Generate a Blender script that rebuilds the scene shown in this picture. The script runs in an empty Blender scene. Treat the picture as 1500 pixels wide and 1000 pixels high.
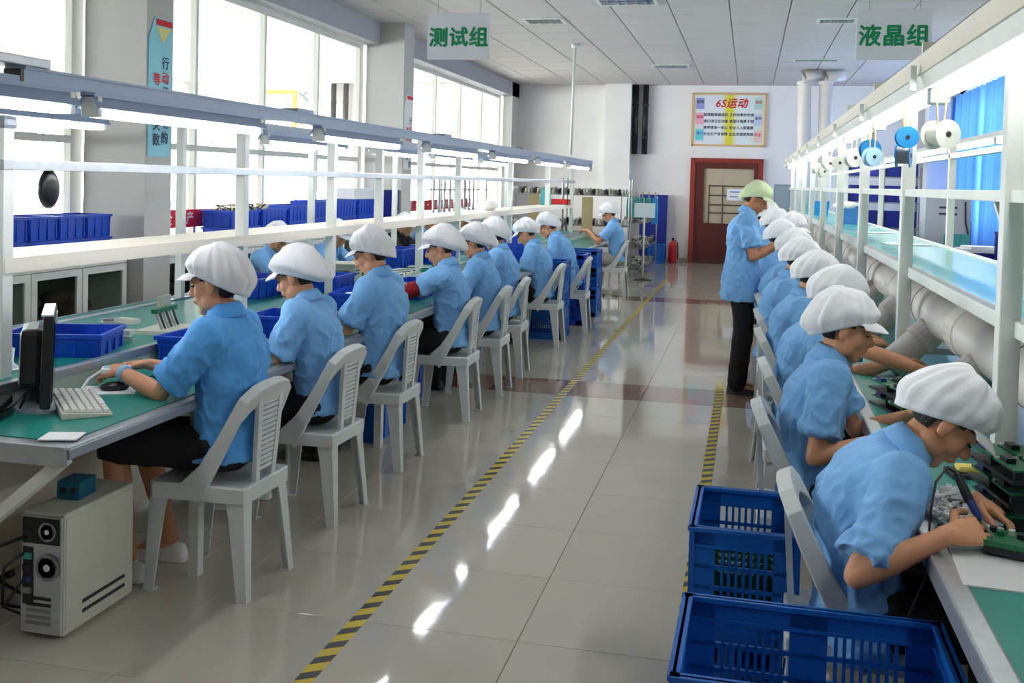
import bpy, bmesh, math, random
from math import sin, cos, pi, sqrt, radians
from mathutils import Vector, Matrix, noise

random.seed(7)
SC = bpy.context.scene
COL = SC.collection

# ------------------------------------------------------------------ camera
cam_d = bpy.data.cameras.new('camera')
cam = bpy.data.objects.new('camera', cam_d)
COL.objects.link(cam)
cam_d.sensor_width = 36.0
cam_d.lens = 36.0
cam_d.shift_y = -185.0 / 1500.0
cam_d.clip_start = 0.05
cam_d.clip_end = 500
_R, _D, _F = (Vector((0.97379984, 0.22591765, 0.02598263)), Vector((0.03283064, -0.02660726, -0.9991067)),
              Vector((-0.22502451, 0.97378297, -0.03332716)))
_m = Matrix((_R, -_D, -_F)).transposed().to_4x4()
_m.translation = (0, 0, 1.63)
cam.matrix_world = _m
SC.camera = cam

# ------------------------------------------------------------------ world, exposure
SC.view_settings.view_transform = 'Standard'
SC.view_settings.look = 'None'
SC.view_settings.gamma = 1.0
SC.view_settings.exposure = 0.25
SC.view_settings.use_curve_mapping = False
SC.cycles.use_denoising = True
SC.cycles.max_bounces = 8
SC.cycles.diffuse_bounces = 4
SC.cycles.transparent_max_bounces = 12
SC.cycles.sample_clamp_indirect = 6.0
SC.cycles.caustics_reflective = False
SC.cycles.caustics_refractive = False
wd = bpy.data.worlds.new('sky')
SC.world = wd
wd.use_nodes = True
bg = wd.node_tree.nodes['Background']
bg.inputs[0].default_value = (0.97, 0.98, 1.0, 1)
bg.inputs[1].default_value = 30.0
SKY_PORTALS = []


def portal(name, loc, rot, sx, sy):
    d = bpy.data.lights.new(name, 'AREA')
    d.shape = 'RECTANGLE'
    d.size = sx
    d.size_y = sy
    d.cycles.is_portal = True
    o = bpy.data.objects.new(name, d)
    COL.objects.link(o)
    o.location = loc
    o.rotation_euler = rot
    return o


# daylight comes in through the window bands of the left wall and the far part of the right wall
portal('window_daylight', (-13.1, 10.7, 1.8), (0, -pi / 2, 0), 1.9, 21.6)
portal('window_daylight', (-9.3, 22.2, 1.55), (-pi / 2, 0, 0), 7, 1.4)
portal('window_daylight', (4.3, 18.3, 2.2), (0, pi / 2, 0), 2.7, 7)

TUBE_POWER = 15.0


# ------------------------------------------------------------------ helpers
def lin(v):
    v /= 255.0
    return v / 12.92 if v <= 0.04045 else ((v + 0.055) / 1.055) ** 2.4


def C(r, g, b):
    return (lin(r), lin(g), lin(b), 1.0)


MATS = {}


def mat(name, col, rough=0.5, metal=0.0, spec=0.5, vary=0.0, vscale=8.0, bump=0.0, bscale=60.0, emit=0.0, coat=0.0, stretch=None, sheen=0.0):
    if name in MATS:
        return MATS[name]
    m = bpy.data.materials.new(name)
    m.use_nodes = True
    nt = m.node_tree
    b = nt.nodes['Principled BSDF']
    b.inputs['Base Color'].default_value = col
    b.inputs['Roughness'].default_value = rough
    b.inputs['Metallic'].default_value = metal
    b.inputs['Specular IOR Level'].default_value = spec
    b.inputs['Coat Weight'].default_value = coat
    if sheen:
        b.inputs['Sheen Weight'].default_value = sheen
    if emit:
        b.inputs['Emission Color'].default_value = col
        b.inputs['Emission Strength'].default_value = emit
    if vary or bump:
        tc = nt.nodes.new('ShaderNodeTexCoord')
        src = tc.outputs['Object']
        if stretch:
            mp = nt.nodes.new('ShaderNodeMapping')
            mp.inputs['Scale'].default_value = stretch
            nt.links.new(src, mp.inputs[0])
            src = mp.outputs[0]
        if vary:
            n = nt.nodes.new('ShaderNodeTexNoise')
            n.inputs['Scale'].default_value = vscale
            n.inputs['Detail'].default_value = 4
            nt.links.new(src, n.inputs['Vector'])
            r = nt.nodes.new('ShaderNodeMapRange')
            r.inputs['From Min'].default_value = 0.3
            r.inputs['From Max'].default_value = 0.7
            r.inputs['To Min'].default_value = 1 - vary
            r.inputs['To Max'].default_value = 1 + vary
            nt.links.new(n.outputs[0], r.inputs[0])
            mx = nt.nodes.new('ShaderNodeVectorMath')
            mx.operation = 'SCALE'
            mx.inputs[0].default_value = col[:3]
            nt.links.new(r.outputs[0], mx.inputs['Scale'])
            nt.links.new(mx.outputs[0], b.inputs['Base Color'])
        if bump:
            n2 = nt.nodes.new('ShaderNodeTexNoise')
            n2.inputs['Scale'].default_value = bscale
            n2.inputs['Detail'].default_value = 3
            nt.links.new(src, n2.inputs['Vector'])
            bp = nt.nodes.new('ShaderNodeBump')
            bp.inputs['Strength'].default_value = bump
            bp.inputs['Distance'].default_value = 0.01
            nt.links.new(n2.outputs[0], bp.inputs['Height'])
            nt.links.new(bp.outputs[0], b.inputs['Normal'])
    MATS[name] = m
    return m


def glass_mat(name, tint=(1, 1, 1, 1), ior=1.5, rough=0.02):
    if name in MATS:
        return MATS[name]
    m = bpy.data.materials.new(name)
    m.use_nodes = True
    nt = m.node_tree
    nt.nodes.clear()
    out = nt.nodes.new('ShaderNodeOutputMaterial')
    mix = nt.nodes.new('ShaderNodeMixShader')
    tr = nt.nodes.new('ShaderNodeBsdfTransparent')
    gl = nt.nodes.new('ShaderNodeBsdfGlossy')
    lw = nt.nodes.new('ShaderNodeLayerWeight')
    lw.inputs['Blend'].default_value = .5
    pw = nt.nodes.new('ShaderNodeMath')
    pw.operation = 'POWER'
    pw.inputs[1].default_value = 4.5
    fr = nt.nodes.new('ShaderNodeMath')
    fr.operation = 'MULTIPLY_ADD'
    fr.inputs[1].default_value = .9
    fr.inputs[2].default_value = .03
    nt.links.new(lw.outputs['Facing'], pw.inputs[0])
    nt.links.new(pw.outputs[0], fr.inputs[0])
    tr.inputs[0].default_value = tint
    gl.inputs['Roughness'].default_value = rough
    nt.links.new(fr.outputs[0], mix.inputs[0])
    nt.links.new(tr.outputs[0], mix.inputs[1])
    nt.links.new(gl.outputs[0], mix.inputs[2])
    nt.links.new(mix.outputs[0], out.inputs[0])
    MATS[name] = m
    return m


def frame_of(d, up=Vector((0, 0, 1))):
    d = d.normalized()
    if abs(d.dot(up)) > 0.97:
        up = Vector((1, 0, 0))
    x = d.cross(up).normalized()
    y = x.cross(d).normalized()
    return x, y


class MB:
    """collects faces; build() links them as ONE mesh object"""

    def __init__(s):
        s.v = []
        s.f = []
        s.mi = []
        s.cur = 0

    def add(s, vs, fs):
        o = len(s.v)
        s.v.extend([tuple(v) for v in vs])
        s.f.extend([tuple(i + o for i in f) for f in fs])
        s.mi.extend([s.cur] * len(fs))
        return s

    def box(s, c, size, R=None):
        hx, hy, hz = size[0] / 2, size[1] / 2, size[2] / 2
        vs = [Vector((x, y, z)) for x in (-hx, hx) for y in (-hy, hy) for z in (-hz, hz)]
        if R is not None:
            vs = [R @ v for v in vs]
        c = Vector(c)
        return s.add([v + c for v in vs], [(0, 1, 3, 2), (4, 6, 7, 5), (0, 4, 5, 1), (2, 3, 7, 6), (0, 2, 6, 4), (1, 5, 7, 3)])

    def span(s, a, b):
        return s.box([(a[i] + b[i]) / 2 for i in range(3)], [abs(b[i] - a[i]) for i in range(3)])

    def loft(s, rings, caps=True, closed=True):
        n = len(rings[0])
        vs = [v for r in rings for v in r]
        fs = []
        for i in range(len(rings) - 1):
            for j in range(n if closed else n - 1):
                k = (j + 1) % n
                fs.append((i * n + j, i * n + k, (i + 1) * n + k, (i + 1) * n + j))
        if caps:
            fs.append(tuple(reversed(range(n))))
            fs.append(tuple((len(rings) - 1) * n + j for j in range(n)))
        return s.add(vs, fs)

    def tube(s, pts, rad, n=8, caps=True, flat=1.0, up=Vector((0, 0, 1))):
        pts = [Vector(p) for p in pts]
        if not hasattr(rad, '__len__'):
            rad = [rad] * len(pts)
        rings = []
        for i, p in enumerate(pts):
            d = pts[min(i + 1, len(pts) - 1)] - pts[max(i - 1, 0)]
            x, y = frame_of(d, up)
            rings.append([p + rad[i] * (cos(2 * pi * j / n) * x + flat * sin(2 * pi * j / n) * y) for j in range(n)])
        return s.loft(rings, caps)

    def cap_tube(s, pts, rad, n=10):
        """tube with round ends"""
        pts = [Vector(p) for p in pts]
        if not hasattr(rad, '__len__'):
            rad = [rad] * len(pts)
        d0 = (pts[0] - pts[1]).normalized()
        d1 = (pts[-1] - pts[-2]).normalized()
        P, R = [], []
        for a in (80, 50, 25):
            P.append(pts[0] + d0 * rad[0] * sin(radians(a)))
            R.append(rad[0] * cos(radians(a)))
        P += pts
        R += list(rad)
        for a in (25, 50, 80):
            P.append(pts[-1] + d1 * rad[-1] * sin(radians(a)))
            R.append(rad[-1] * cos(radians(a)))
        return s.tube(P, R, n)

    def bar(s, a, b, w, h, up=Vector((0, 0, 1))):
        a, b = Vector(a), Vector(b)
        x, y = frame_of(b - a, up)
        R = [[p + sx * w / 2 * x + sy * h / 2 * y for sx, sy in ((-1, -1), (1, -1), (1, 1), (-1, 1))] for p in (a, b)]
        return s.loft(R)

    def ell(s, c, r, R=None, n=14, m=9):
        vs, fs = [], []
        c = Vector(c)
        for i in range(1, m):
            t = pi * i / m
            for j in range(n):
                p = Vector((r[0] * sin(t) * cos(2 * pi * j / n), r[1] * sin(t) * sin(2 * pi * j / n), r[2] * cos(t)))
                vs.append(c + (R @ p if R is not None else p))
        top = Vector((0, 0, r[2]))
        a = len(vs)
        vs.append(c + (R @ top if R is not None else top))
        vs.append(c - (R @ top if R is not None else top))
        for i in range(m - 2):
            for j in range(n):
                k = (j + 1) % n
                fs.append((i * n + j, (i + 1) * n + j, (i + 1) * n + k, i * n + k))
        for j in range(n):
            k = (j + 1) % n
            fs.append((a, j, k))
            fs.append((a + 1, (m - 2) * n + k, (m - 2) * n + j))
        return s.add(vs, fs)

    def lathe(s, prof, c=(0, 0, 0), n=20, axis='z'):
        rings = []
        for r, h in prof:
            ring = []
            for j in range(n):
                a = 2 * pi * j / n
                p = (r * cos(a), r * sin(a), h)
                if axis == 'x':
                    p = (h, r * cos(a), r * sin(a))
                if axis == 'y':
                    p = (r * sin(a), h, r * cos(a))
                ring.append(Vector(p) + Vector(c))
            rings.append(ring)
        return s.loft(rings)

    def prism(s, poly, z0, z1):
        return s.loft([[Vector((x, y, z0)) for x, y in poly], [Vector((x, y, z1)) for x, y in poly]])

    def mesh(s, name):
        me = bpy.data.meshes.new(name)
        me.from_pydata(s.v, [], s.f)
        me.validate()
        return me

    def build(s, name, m, parent=None, loc=None, rz=None, smooth=False, bevel=0.0, fix=True):
        me = s.mesh(name)
        ms = m if isinstance(m, (list, tuple)) else [m]
        for q in ms:
            me.materials.append(q)
        if len(ms) > 1:
            me.polygons.foreach_set('material_index', s.mi)
        if fix or bevel:
            bm = bmesh.new()
            bm.from_mesh(me)
            bmesh.ops.recalc_face_normals(bm, faces=bm.faces)
            if bevel:
                es = [e for e in bm.edges if len(e.link_faces) == 2 and e.calc_face_angle(0) > 0.6]
                bmesh.ops.bevel(bm, geom=es, offset=bevel, segments=2, profile=0.6, affect='EDGES', clamp_overlap=True)
            bm.to_mesh(me)
            bm.free()
        if smooth:
            me.polygons.foreach_set('use_smooth', [True] * len(me.polygons))
        return put(name, me, parent, loc, rz)


def put(name, me, parent=None, loc=None, rz=None):
    o = bpy.data.objects.new(name, me)
    COL.objects.link(o)
    if parent is not None:
        o.parent = parent
    if loc is not None:
        o.location = loc
    if rz is not None:
        o.rotation_euler = (0, 0, rz)
    return o


def tag(o, label, cat, group=None, kind=None):
    o['label'] = label
    o['category'] = cat
    if group:
        o['group'] = group
    if kind:
        o['kind'] = kind
    return o


def struct(o):
    o['kind'] = 'structure'
    return o


def thing(name, label, cat, loc=(0, 0, 0), rz=0.0, group=None):
    o = bpy.data.objects.new(name, None)
    o.empty_display_size = 0.1
    COL.objects.link(o)
    o.location = loc
    o.rotation_euler = (0, 0, rz)
    return tag(o, label, cat, group)


def copy_tree(o, parent=None, loc=None, rz=None):
    c = o.copy()
    COL.objects.link(c)
    if parent is not None:
        c.parent = parent
    if loc is not None:
        c.location = loc
    if rz is not None:
        c.rotation_euler = (0, 0, rz)
    for ch in list(o.children):
        copy_tree(ch, c)
    return c


def relabel(o, label, group=None):
    o['label'] = label
    if group:
        o['group'] = group
    return o


# flat printing: font outlines turned into a mesh
def lettering(s, size, m, parent, loc, rot, bold=0.0, shear=0.0, extrude=0.0, align='CENTER', sx=1.0, space=1.0, name='lettering'):
    cu = bpy.data.curves.new('t', 'FONT')
    cu.body = s
    cu.size = size
    cu.shear = shear
    cu.extrude = extrude
    cu.align_x = align
    cu.align_y = 'CENTER'
    cu.resolution_u = 3
    cu.space_character = space
    t = bpy.data.objects.new('t', cu)
    TMP.collection.objects.link(t)
    TMP.view_layers[0].update()
    dg = TMP.view_layers[0].depsgraph
    me = bpy.data.meshes.new_from_object(t.evaluated_get(dg))
    bpy.data.objects.remove(t)
    bpy.data.curves.remove(cu)
    if bold:  # heavier strokes: the outline printed several times, slightly shifted
        V0 = [v.co.copy() for v in me.vertices]
        F0 = [tuple(p.vertices) for p in me.polygons]
        V, F = [], []
        for q, (dx, dy) in enumerate(((0, 0), (bold, 0), (-bold, 0), (0, bold), (0, -bold))):
            F += [tuple(i + len(V) for i in f) for f in F0]
            V += [v + Vector((dx, dy, .00012 * q)) for v in V0]
        bpy.data.meshes.remove(me)
        me = bpy.data.meshes.new(name)
        me.from_pydata(V, [], F)
    me.name = name
    me.materials.clear()
    me.materials.append(m)
    o = put(name, me, parent)
    o.location = loc
    o.rotation_euler = rot
    o.scale = (sx, 1, 1)
    return o


TMP = bpy.data.scenes.new('scratch')


def remeshed(mb, voxel, smooth=3, wrinkle=None, fac=0.5):
    """the union of the collected closed pieces as one continuous skin"""
    me = mb.mesh('m')
    o = bpy.data.objects.new('m', me)
    md = o.modifiers.new('r', 'REMESH')
    md.mode = 'VOXEL'
    md.voxel_size = voxel
    md.use_smooth_shade = True
    if smooth:
        sm = o.modifiers.new('s', 'SMOOTH')
        sm.factor = fac
        sm.iterations = smooth
    texs = []
    for k, (sc, st) in enumerate(wrinkle or ()):
        tx = bpy.data.textures.new('w', 'CLOUDS')
        tx.noise_scale = sc
        tx.noise_depth = 1
        texs.append(tx)
        dm = o.modifiers.new('d', 'DISPLACE')
        dm.texture = tx
        dm.strength = st
        dm.mid_level = 0.5
        dm.texture_coords = 'LOCAL'
    TMP.collection.objects.link(o)
    TMP.view_layers[0].update()
    dg = TMP.view_layers[0].depsgraph
    out = bpy.data.meshes.new_from_object(o.evaluated_get(dg))
    bpy.data.objects.remove(o)
    bpy.data.meshes.remove(me)
    for t in texs:
        bpy.data.textures.remove(t)
    out.polygons.foreach_set('use_smooth', [True] * len(out.polygons))
    return out


# ------------------------------------------------------------------ materials
M_wall = mat('wall_paint', C(238, 234, 234), 0.7, vary=0.03, vscale=1.5)
M_col = mat('column_paint', C(188, 187, 185), 0.7, vary=0.03, vscale=2)
M_beam = mat('beam_paint', C(168, 170, 178), 0.7)
M_white = mat('white_enamel', C(226, 230, 226), 0.4, vary=0.04, vscale=6)
M_cream = mat('cream_laminate', C(233, 226, 212), 0.45)
M_grey = mat('grey_steel', C(150, 160, 172), 0.4, 0.2)
M_alu = mat('aluminium', C(190, 195, 200), 0.35, 0.75, vary=0.08, vscale=20)
M_green = mat('green_mat', C(22, 132, 122), 0.38, vary=0.07, vscale=5, coat=0.15)
M_teal = mat('teal_belt', C(92, 184, 178), 0.22, vary=0.06, vscale=4, spec=0.6)
M_side = mat('pale_green_panel', C(176, 190, 176), 0.5)
M_blue = mat('blue_plastic', C(12, 70, 192), 0.35, vary=0.08, vscale=6)
M_blue2 = mat('bright_blue_plastic', C(18, 96, 188), 0.35, vary=0.06, vscale=5)
M_navy = mat('navy_plastic', C(14, 34, 130), 0.4)
M_black = mat('black_plastic', C(22, 23, 27), 0.35)
M_dark = mat('dark_rubber', C(38, 38, 42), 0.6)
M_beige = mat('beige_plastic', C(204, 204, 190), 0.5, vary=0.03)
M_chair = mat('white_polypropylene', C(206, 212, 212), 0.42, vary=0.04, vscale=7)
M_skin = mat('skin', C(206, 150, 116), 0.5, spec=0.35, vary=0.05, vscale=9)
M_skin2 = mat('tanned_skin', C(190, 132, 98), 0.5, spec=0.35, vary=0.05, vscale=9)
M_hair = mat('black_hair', C(24, 19, 18), 0.5, bump=0.5, bscale=140)
M_lip = mat('lips', C(170, 96, 86), 0.5)
M_shirt = mat('sky_blue_cotton', C(120, 177, 232), 0.85, bump=0.25, bscale=45, vary=0.05, vscale=6, sheen=0.1)
M_shirt_shade = mat('shaded_sky_blue_cotton', C(84, 164, 234), 0.85, bump=0.25, bscale=45, vary=0.05, vscale=6, sheen=0.1)  # same cotton; the nearest worker's shade is painted in as deeper blue
M_shirtb = mat('black_cotton', C(30, 30, 34), 0.9, bump=0.2, bscale=40)
M_pants = mat('black_trouser_cloth', C(22, 22, 26), 0.85, bump=0.25, bscale=40)
M_pantsb = mat('beige_trouser_cloth', C(176, 172, 162), 0.85, bump=0.2, bscale=40)
M_cap = mat('white_cap_cloth', C(236, 238, 243), 0.85, bump=0.15, bscale=40)
M_capg = mat('pale_green_cap_cloth', C(206, 222, 180), 0.85, bump=0.2, bscale=60)
M_shoe = mat('white_shoe', C(226, 226, 224), 0.5)
M_red = mat('red_cloth', C(150, 18, 26), 0.8, bump=0.3, bscale=60)
M_tube = mat('fluorescent_tube', (1.0, 0.985, 0.96, 1), 0.4, emit=TUBE_POWER)
M_glass = glass_mat('window_glass', (0.96, 0.98, 0.97, 1))
M_cabglass = glass_mat('cabinet_glass', (0.80, 0.85, 0.82, 1))
M_paper = mat('paper', C(238, 240, 242), 0.7)
M_door = mat('red_door_wood', C(142, 46, 34), 0.4, vary=0.12, vscale=4, stretch=(8, 8, 1))
M_doord = mat('dark_red_door_wood', C(92, 32, 26), 0.4, vary=0.12, vscale=4, stretch=(8, 8, 1))
M_pcb = mat('green_circuit_board', C(22, 104, 66), 0.4, vary=0.35, vscale=90)
M_chip = mat('dark_chip', C(24, 30, 34), 0.4)
M_chipb = mat('blue_component', C(26, 52, 120), 0.4)
M_solder = mat('bright_component', C(206, 214, 206), 0.35, 0.3)
M_redp = mat('red_plastic', C(186, 22, 30), 0.4)
M_redsign = mat('red_sign', C(206, 14, 52), 0.6)
M_yell = mat('yellow_tape', C(206, 182, 46), 0.4)
M_blk = mat('black_tape', C(52, 52, 46), 0.4)
M_greenink = mat('green_ink', C(0, 140, 92), 0.6)
M_sign = mat('sign_board', C(228, 230, 240), 0.6)
M_redink = mat('red_ink', C(206, 22, 40), 0.6)
M_navyink = mat('navy_ink', C(54, 52, 84), 0.6)
M_whiteink = mat('white_ink', C(250, 224, 226), 0.6)
M_bluein = mat('blue_ink', C(36, 96, 190), 0.6)
M_steel = mat('wire_steel', C(150, 150, 150), 0.35, 0.7)
M_pipe = mat('white_duct', C(224, 216, 210), 0.4, vary=0.03, vscale=3)
M_cyan = mat('cyan_plastic', C(30, 144, 214), 0.4)
M_cyan2 = mat('pale_blue_plastic', C(170, 210, 232), 0.4)
M_solderw = mat('solder_white', C(222, 226, 216), 0.5)
M_yel = mat('yellow_sponge', C(226, 208, 112), 0.9)
M_teal2 = mat('teal_bag', C(64, 158, 158), 0.6, vary=0.15, vscale=12)
M_card = mat('cardboard', C(190, 172, 130), 0.8, vary=0.06, vscale=5)

# ================================================================== SETTING
XL, XR, YB, YN, ZC = -5.2, 4.05, 22.05, -6.2, 3.75
XF = -13.0     # far wall of the neighbouring workshop behind the glass partition


def tile_mat(name, col, rough):
    m = mat(name, col, rough, spec=0.6)
    nt = m.node_tree
    b = nt.nodes['Principled BSDF']
    oi = nt.nodes.new('ShaderNodeObjectInfo')
    tc = nt.nodes.new('ShaderNodeTexCoord')
    n = nt.nodes.new('ShaderNodeTexNoise')
    n.inputs['Scale'].default_value = 2.2
    n.inputs['Detail'].default_value = 6
    nt.links.new(tc.outputs['Object'], n.inputs['Vector'])
    a = nt.nodes.new('ShaderNodeMath')
    a.operation = 'MULTIPLY_ADD'
    a.inputs[1].default_value = 0.06
    a.inputs[2].default_value = 0.93
    nt.links.new(oi.outputs['Random'], a.inputs[0])
    a2 = nt.nodes.new('ShaderNodeMath')
    a2.operation = 'MULTIPLY_ADD'
    a2.inputs[1].default_value = 0.09
    nt.links.new(n.outputs[0], a2.inputs[0])
    nt.links.new(a.outputs[0], a2.inputs[2])
    vm = nt.nodes.new('ShaderNodeVectorMath')
    vm.operation = 'SCALE'
    vm.inputs[0].default_value = col[:3]
    nt.links.new(a2.outputs[0], vm.inputs['Scale'])
    nt.links.new(vm.outputs[0], b.inputs['Base Color'])
    # slight unevenness of the polish
    n2 = nt.nodes.new('ShaderNodeTexNoise')
    n2.inputs['Scale'].default_value = 3.5
    nt.links.new(tc.outputs['Object'], n2.inputs['Vector'])
    bp = nt.nodes.new('ShaderNodeBump')
    bp.inputs['Strength'].default_value = 0.04
    bp.inputs['Distance'].default_value = 0.02
    nt.links.new(n2.outputs[0], bp.inputs['Height'])
    nt.links.new(bp.outputs[0], b.inputs['Normal'])
    return m


M_tile = tile_mat('polished_floor_tile', C(190, 185, 172), 0.055)
M_tileb = tile_mat('brown_floor_tile', C(142, 116, 104), 0.055)
M_joint = mat('tile_joint', C(120, 116, 106), 0.7)
floor = struct(MB().span((XF - .3, YN - .2, -.2), (XR + .3, YB + .2, -.006)).build('floor', M_joint))


def tile_mesh(s, h, m, name):
    e = s / 2 - 0.0012
    mb = MB()
    mb.loft([[Vector((x * e, y * e, -h)) for x, y in ((-1, -1), (1, -1), (1, 1), (-1, 1))],
             [Vector((x * e, y * e, -0.001)) for x, y in ((-1, -1), (1, -1), (1, 1), (-1, 1))],
             [Vector((x * (e - .001), y * (e - .001), 0)) for x, y in ((-1, -1), (1, -1), (1, 1), (-1, 1))]])
    me = mb.mesh(name)
    me.materials.append(m)
    return me


_ta, _tb = tile_mesh(.6, .006, M_tile, 'floor_tile'), tile_mesh(.6, .006, M_tileb, 'floor_tile')
rest, restb = MB(), MB()
for i in range(15):
    for j in range(45):
        x, y = -4.65 + .6 * i, -4.6 + .6 * j
        brown = j in (21, 32)
        if -2.6 < x < .8 and 1.9 < y < 21.8:
            put('floor_tile', _tb if brown else _ta, floor, (x, y, 0))
        elif y < 22:
            e = .2988
            (restb if brown else rest).span((x - e, y - e, -.006), (x + e, y + e, 0))
rest.span((XF, YN, -.006), (-5.0, 22, -.001))
rest.build('outer_floor_tiles', M_tile, floor)['kind'] = 'stuff'
restb.build('outer_brown_tiles', M_tileb, floor)['kind'] = 'stuff'

# ceiling of square mineral tiles
M_ceil = mat('mineral_ceiling_tile', C(204, 198, 199), 0.85, vary=0.04, vscale=3, bump=0.45, bscale=14, stretch=(1, 3.2, 1))
M_cgrid = mat('ceiling_grid', C(150, 150, 156), 0.6)
ceiling = struct(MB().span((XF - .3, YN - .2, ZC + .03), (XR + .3, YB + .3, ZC + .2)).build('ceiling', M_cgrid))
e = .344
mb = MB()
mb.loft([[Vector((x * e, y * e, .03)) for x, y in ((-1, -1), (1, -1), (1, 1), (-1, 1))],
         [Vector((x * e, y * e, .006)) for x, y in ((-1, -1), (1, -1), (1, 1), (-1, 1))],
         [Vector((x * (e - .008), y * (e - .008), 0)) for x, y in ((-1, -1), (1, -1), (1, 1), (-1, 1))]])
_ct = mb.mesh('ceiling_tile')
_ct.materials.append(M_ceil)
near = MB()
for i in range(13):
    for j in range(-20, 20):
        x, y = -4.85 + .7 * i + (.0 if i else 0), 8.4 + .7 * j
        if j >= 0:
            put('ceiling_tile', _ct, ceiling, (x, y, ZC))
        elif y > YN:
            near.span((x - e, y - e, ZC), (x + e, y + e, ZC + .03))
for i in range(1, 12):
    for j in range(-20, 20):
        x, y = -4.85 - .7 * i, 8.4 + .7 * j
        if y > YN:
            near.span((x - e, y - e, ZC), (x + e, y + e, ZC + .03))
near.build('near_ceiling_tiles', M_ceil, ceiling)['kind'] = 'stuff'

# back wall with its shallow column
wb = struct(MB().span((-5.7, YB, 0), (XR + .3, YB + .2, ZC + .1)).span((XF - .3, YB, 0), (-5.7, YB + .2, .95)).span((XF - .3, YB, 2.2), (-5.7, YB + .2, ZC + .1))
            .span((XF - .3, YB, .95), (-12.7, YB + .2, 2.2)).span((-9.5, YB, .95), (-8.25, YB + .2, 2.2)).build('wall_back', M_wall))
MB().span((-3.05, YB - .3, 0), (-2.5, YB, ZC)).build('column', M_wall, wb)
struct(MB().span((-2.5, YB - .02, 0), (-1.24, YB, .09)).build('baseboard_back', mat('tile_base', C(170, 160, 150), .3)))

# near wall behind the photographer: plain
wn = struct(MB().span((XF - .3, YN - .2, 0), (XR + .3, YN, ZC + .1)).build('wall_near', M_wall))

# far wall of the neighbouring workshop: low wall, window band, lintel, piers
wf = MB().span((XF - .25, YN, 0), (XF, YB, .9)).span((XF - .25, YN, 2.75), (XF, YB, ZC + .1)).span((XF - .25, YN, .9), (XF, -.7, 2.75))  # near windows, out of view, walled up to darken the foreground
for k in range(1, 6):
    wf.span((XF - .25, -6.2 + 5.6 * k, .9), (XF, -5.7 + 5.6 * k, 2.75))
struct(wf.build('wall_far_left', M_wall))


def far_window(n, loc, rz, L, z0, z1, nm):
    w = struct(put('window_%d' % n, None, None, loc, rz))
    fr = MB()
    for z in (z0 + .03, z1 - .03):
        fr.span((-.03, -L / 2, z - .03), (.03, L / 2, z + .03))
    for k in range(nm + 1):
        y = -L / 2 + L * k / nm
        fr.span((-.028, y - .03, z0), (.028, y + .03, z1))
    fr.build('window_frame', M_frame, w)
    for k in range(nm):
        a, b = -L / 2 + L * k / nm, -L / 2 + L * (k + 1) / nm
        MB().span((-.004, a + .03, z0 + .06), (.004, b - .03, z1 - .06)).build('pane', M_glass, w)


M_frame = mat('window_frame_white', C(222, 222, 216), 0.45)
for k in range(1, 5):
    far_window(4 + k, (XF - .1, -3.15 + 5.6 * k, 0), 0, 5.1 if k < 4 else 4.6, .9, 2.75, 4)
far_window(9, (-11.1, YB + .1, 0), pi / 2, 3.2, .95, 2.2, 4)
far_window(10, (-6.975, YB + .1, 0), pi / 2, 2.55, .95, 2.2, 3)

# left wall: low wall, lintel beam, columns
wl = struct(MB().span((XL - .25, YN, 0), (XL, YB, .93)).span((XL - .25, YN, .93), (XL, -.1, 3.45)).span((XL - .25, YN, 3.45), (XL, YB, ZC + .1)).build('wall_left', M_wall))  # unseen near end closed solid to keep daylight off the foreground
struct(MB().span((XL, YN, 3.45), (XL + .2, YB, ZC)).build('trim_1', M_beam))
struct(MB().span((XL - .02, YN, .93), (XL + .1, YB, .945)).build('trim_2', M_white))
for k, (y0, y1) in enumerate(((7.22, 7.6), (13.35, 13.76))):
    struct(MB().span((XL, y0, 0), (-4.65, y1, ZC)).build('trim_%d' % (3 + k), M_col))
struct(MB().span((XL, 21.4, 0), (-5.0, YB, ZC)).build('trim_5', M_col))

M_frame = mat('window_frame_white', C(222, 222, 216), 0.45)
M_framed = mat('window_frame_shadow_gap', C(120, 120, 122), 0.6)


def window(n, y0, y1, nm):
    w = struct(put('window_%d' % n, None))
    w.location = (XL - .1, (y0 + y1) / 2, 0)
    L = y1 - y0
    fr = MB()
    for z in (.99, 1.87, 3.42):
        fr.span((-.03, -L / 2, z - .03), (.03, L / 2, z + .03))
    for k in range(nm + 1):
        y = -L / 2 + L * k / nm
        wd_ = .07 if k in (0, nm) else .022
        fr.span((-.032, y - wd_, .96), (.032, y + wd_, 3.45))
    fr.build('window_frame', M_frame, w)
    for k in range(nm):
        a, b = -L / 2 + L * k / nm, -L / 2 + L * (k + 1) / nm
        for z0, z1 in ((1.02, 1.84), (1.9, 3.39)):
            MB().span((-.004, a + .02, z0), (.004, b - .02, z1)).build('pane', M_glass, w)
    return w


window(1, -.1, 7.22, 5)
window(2, 7.6, 13.35, 4)
window(3, 13.76, 21.4, 5)

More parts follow.
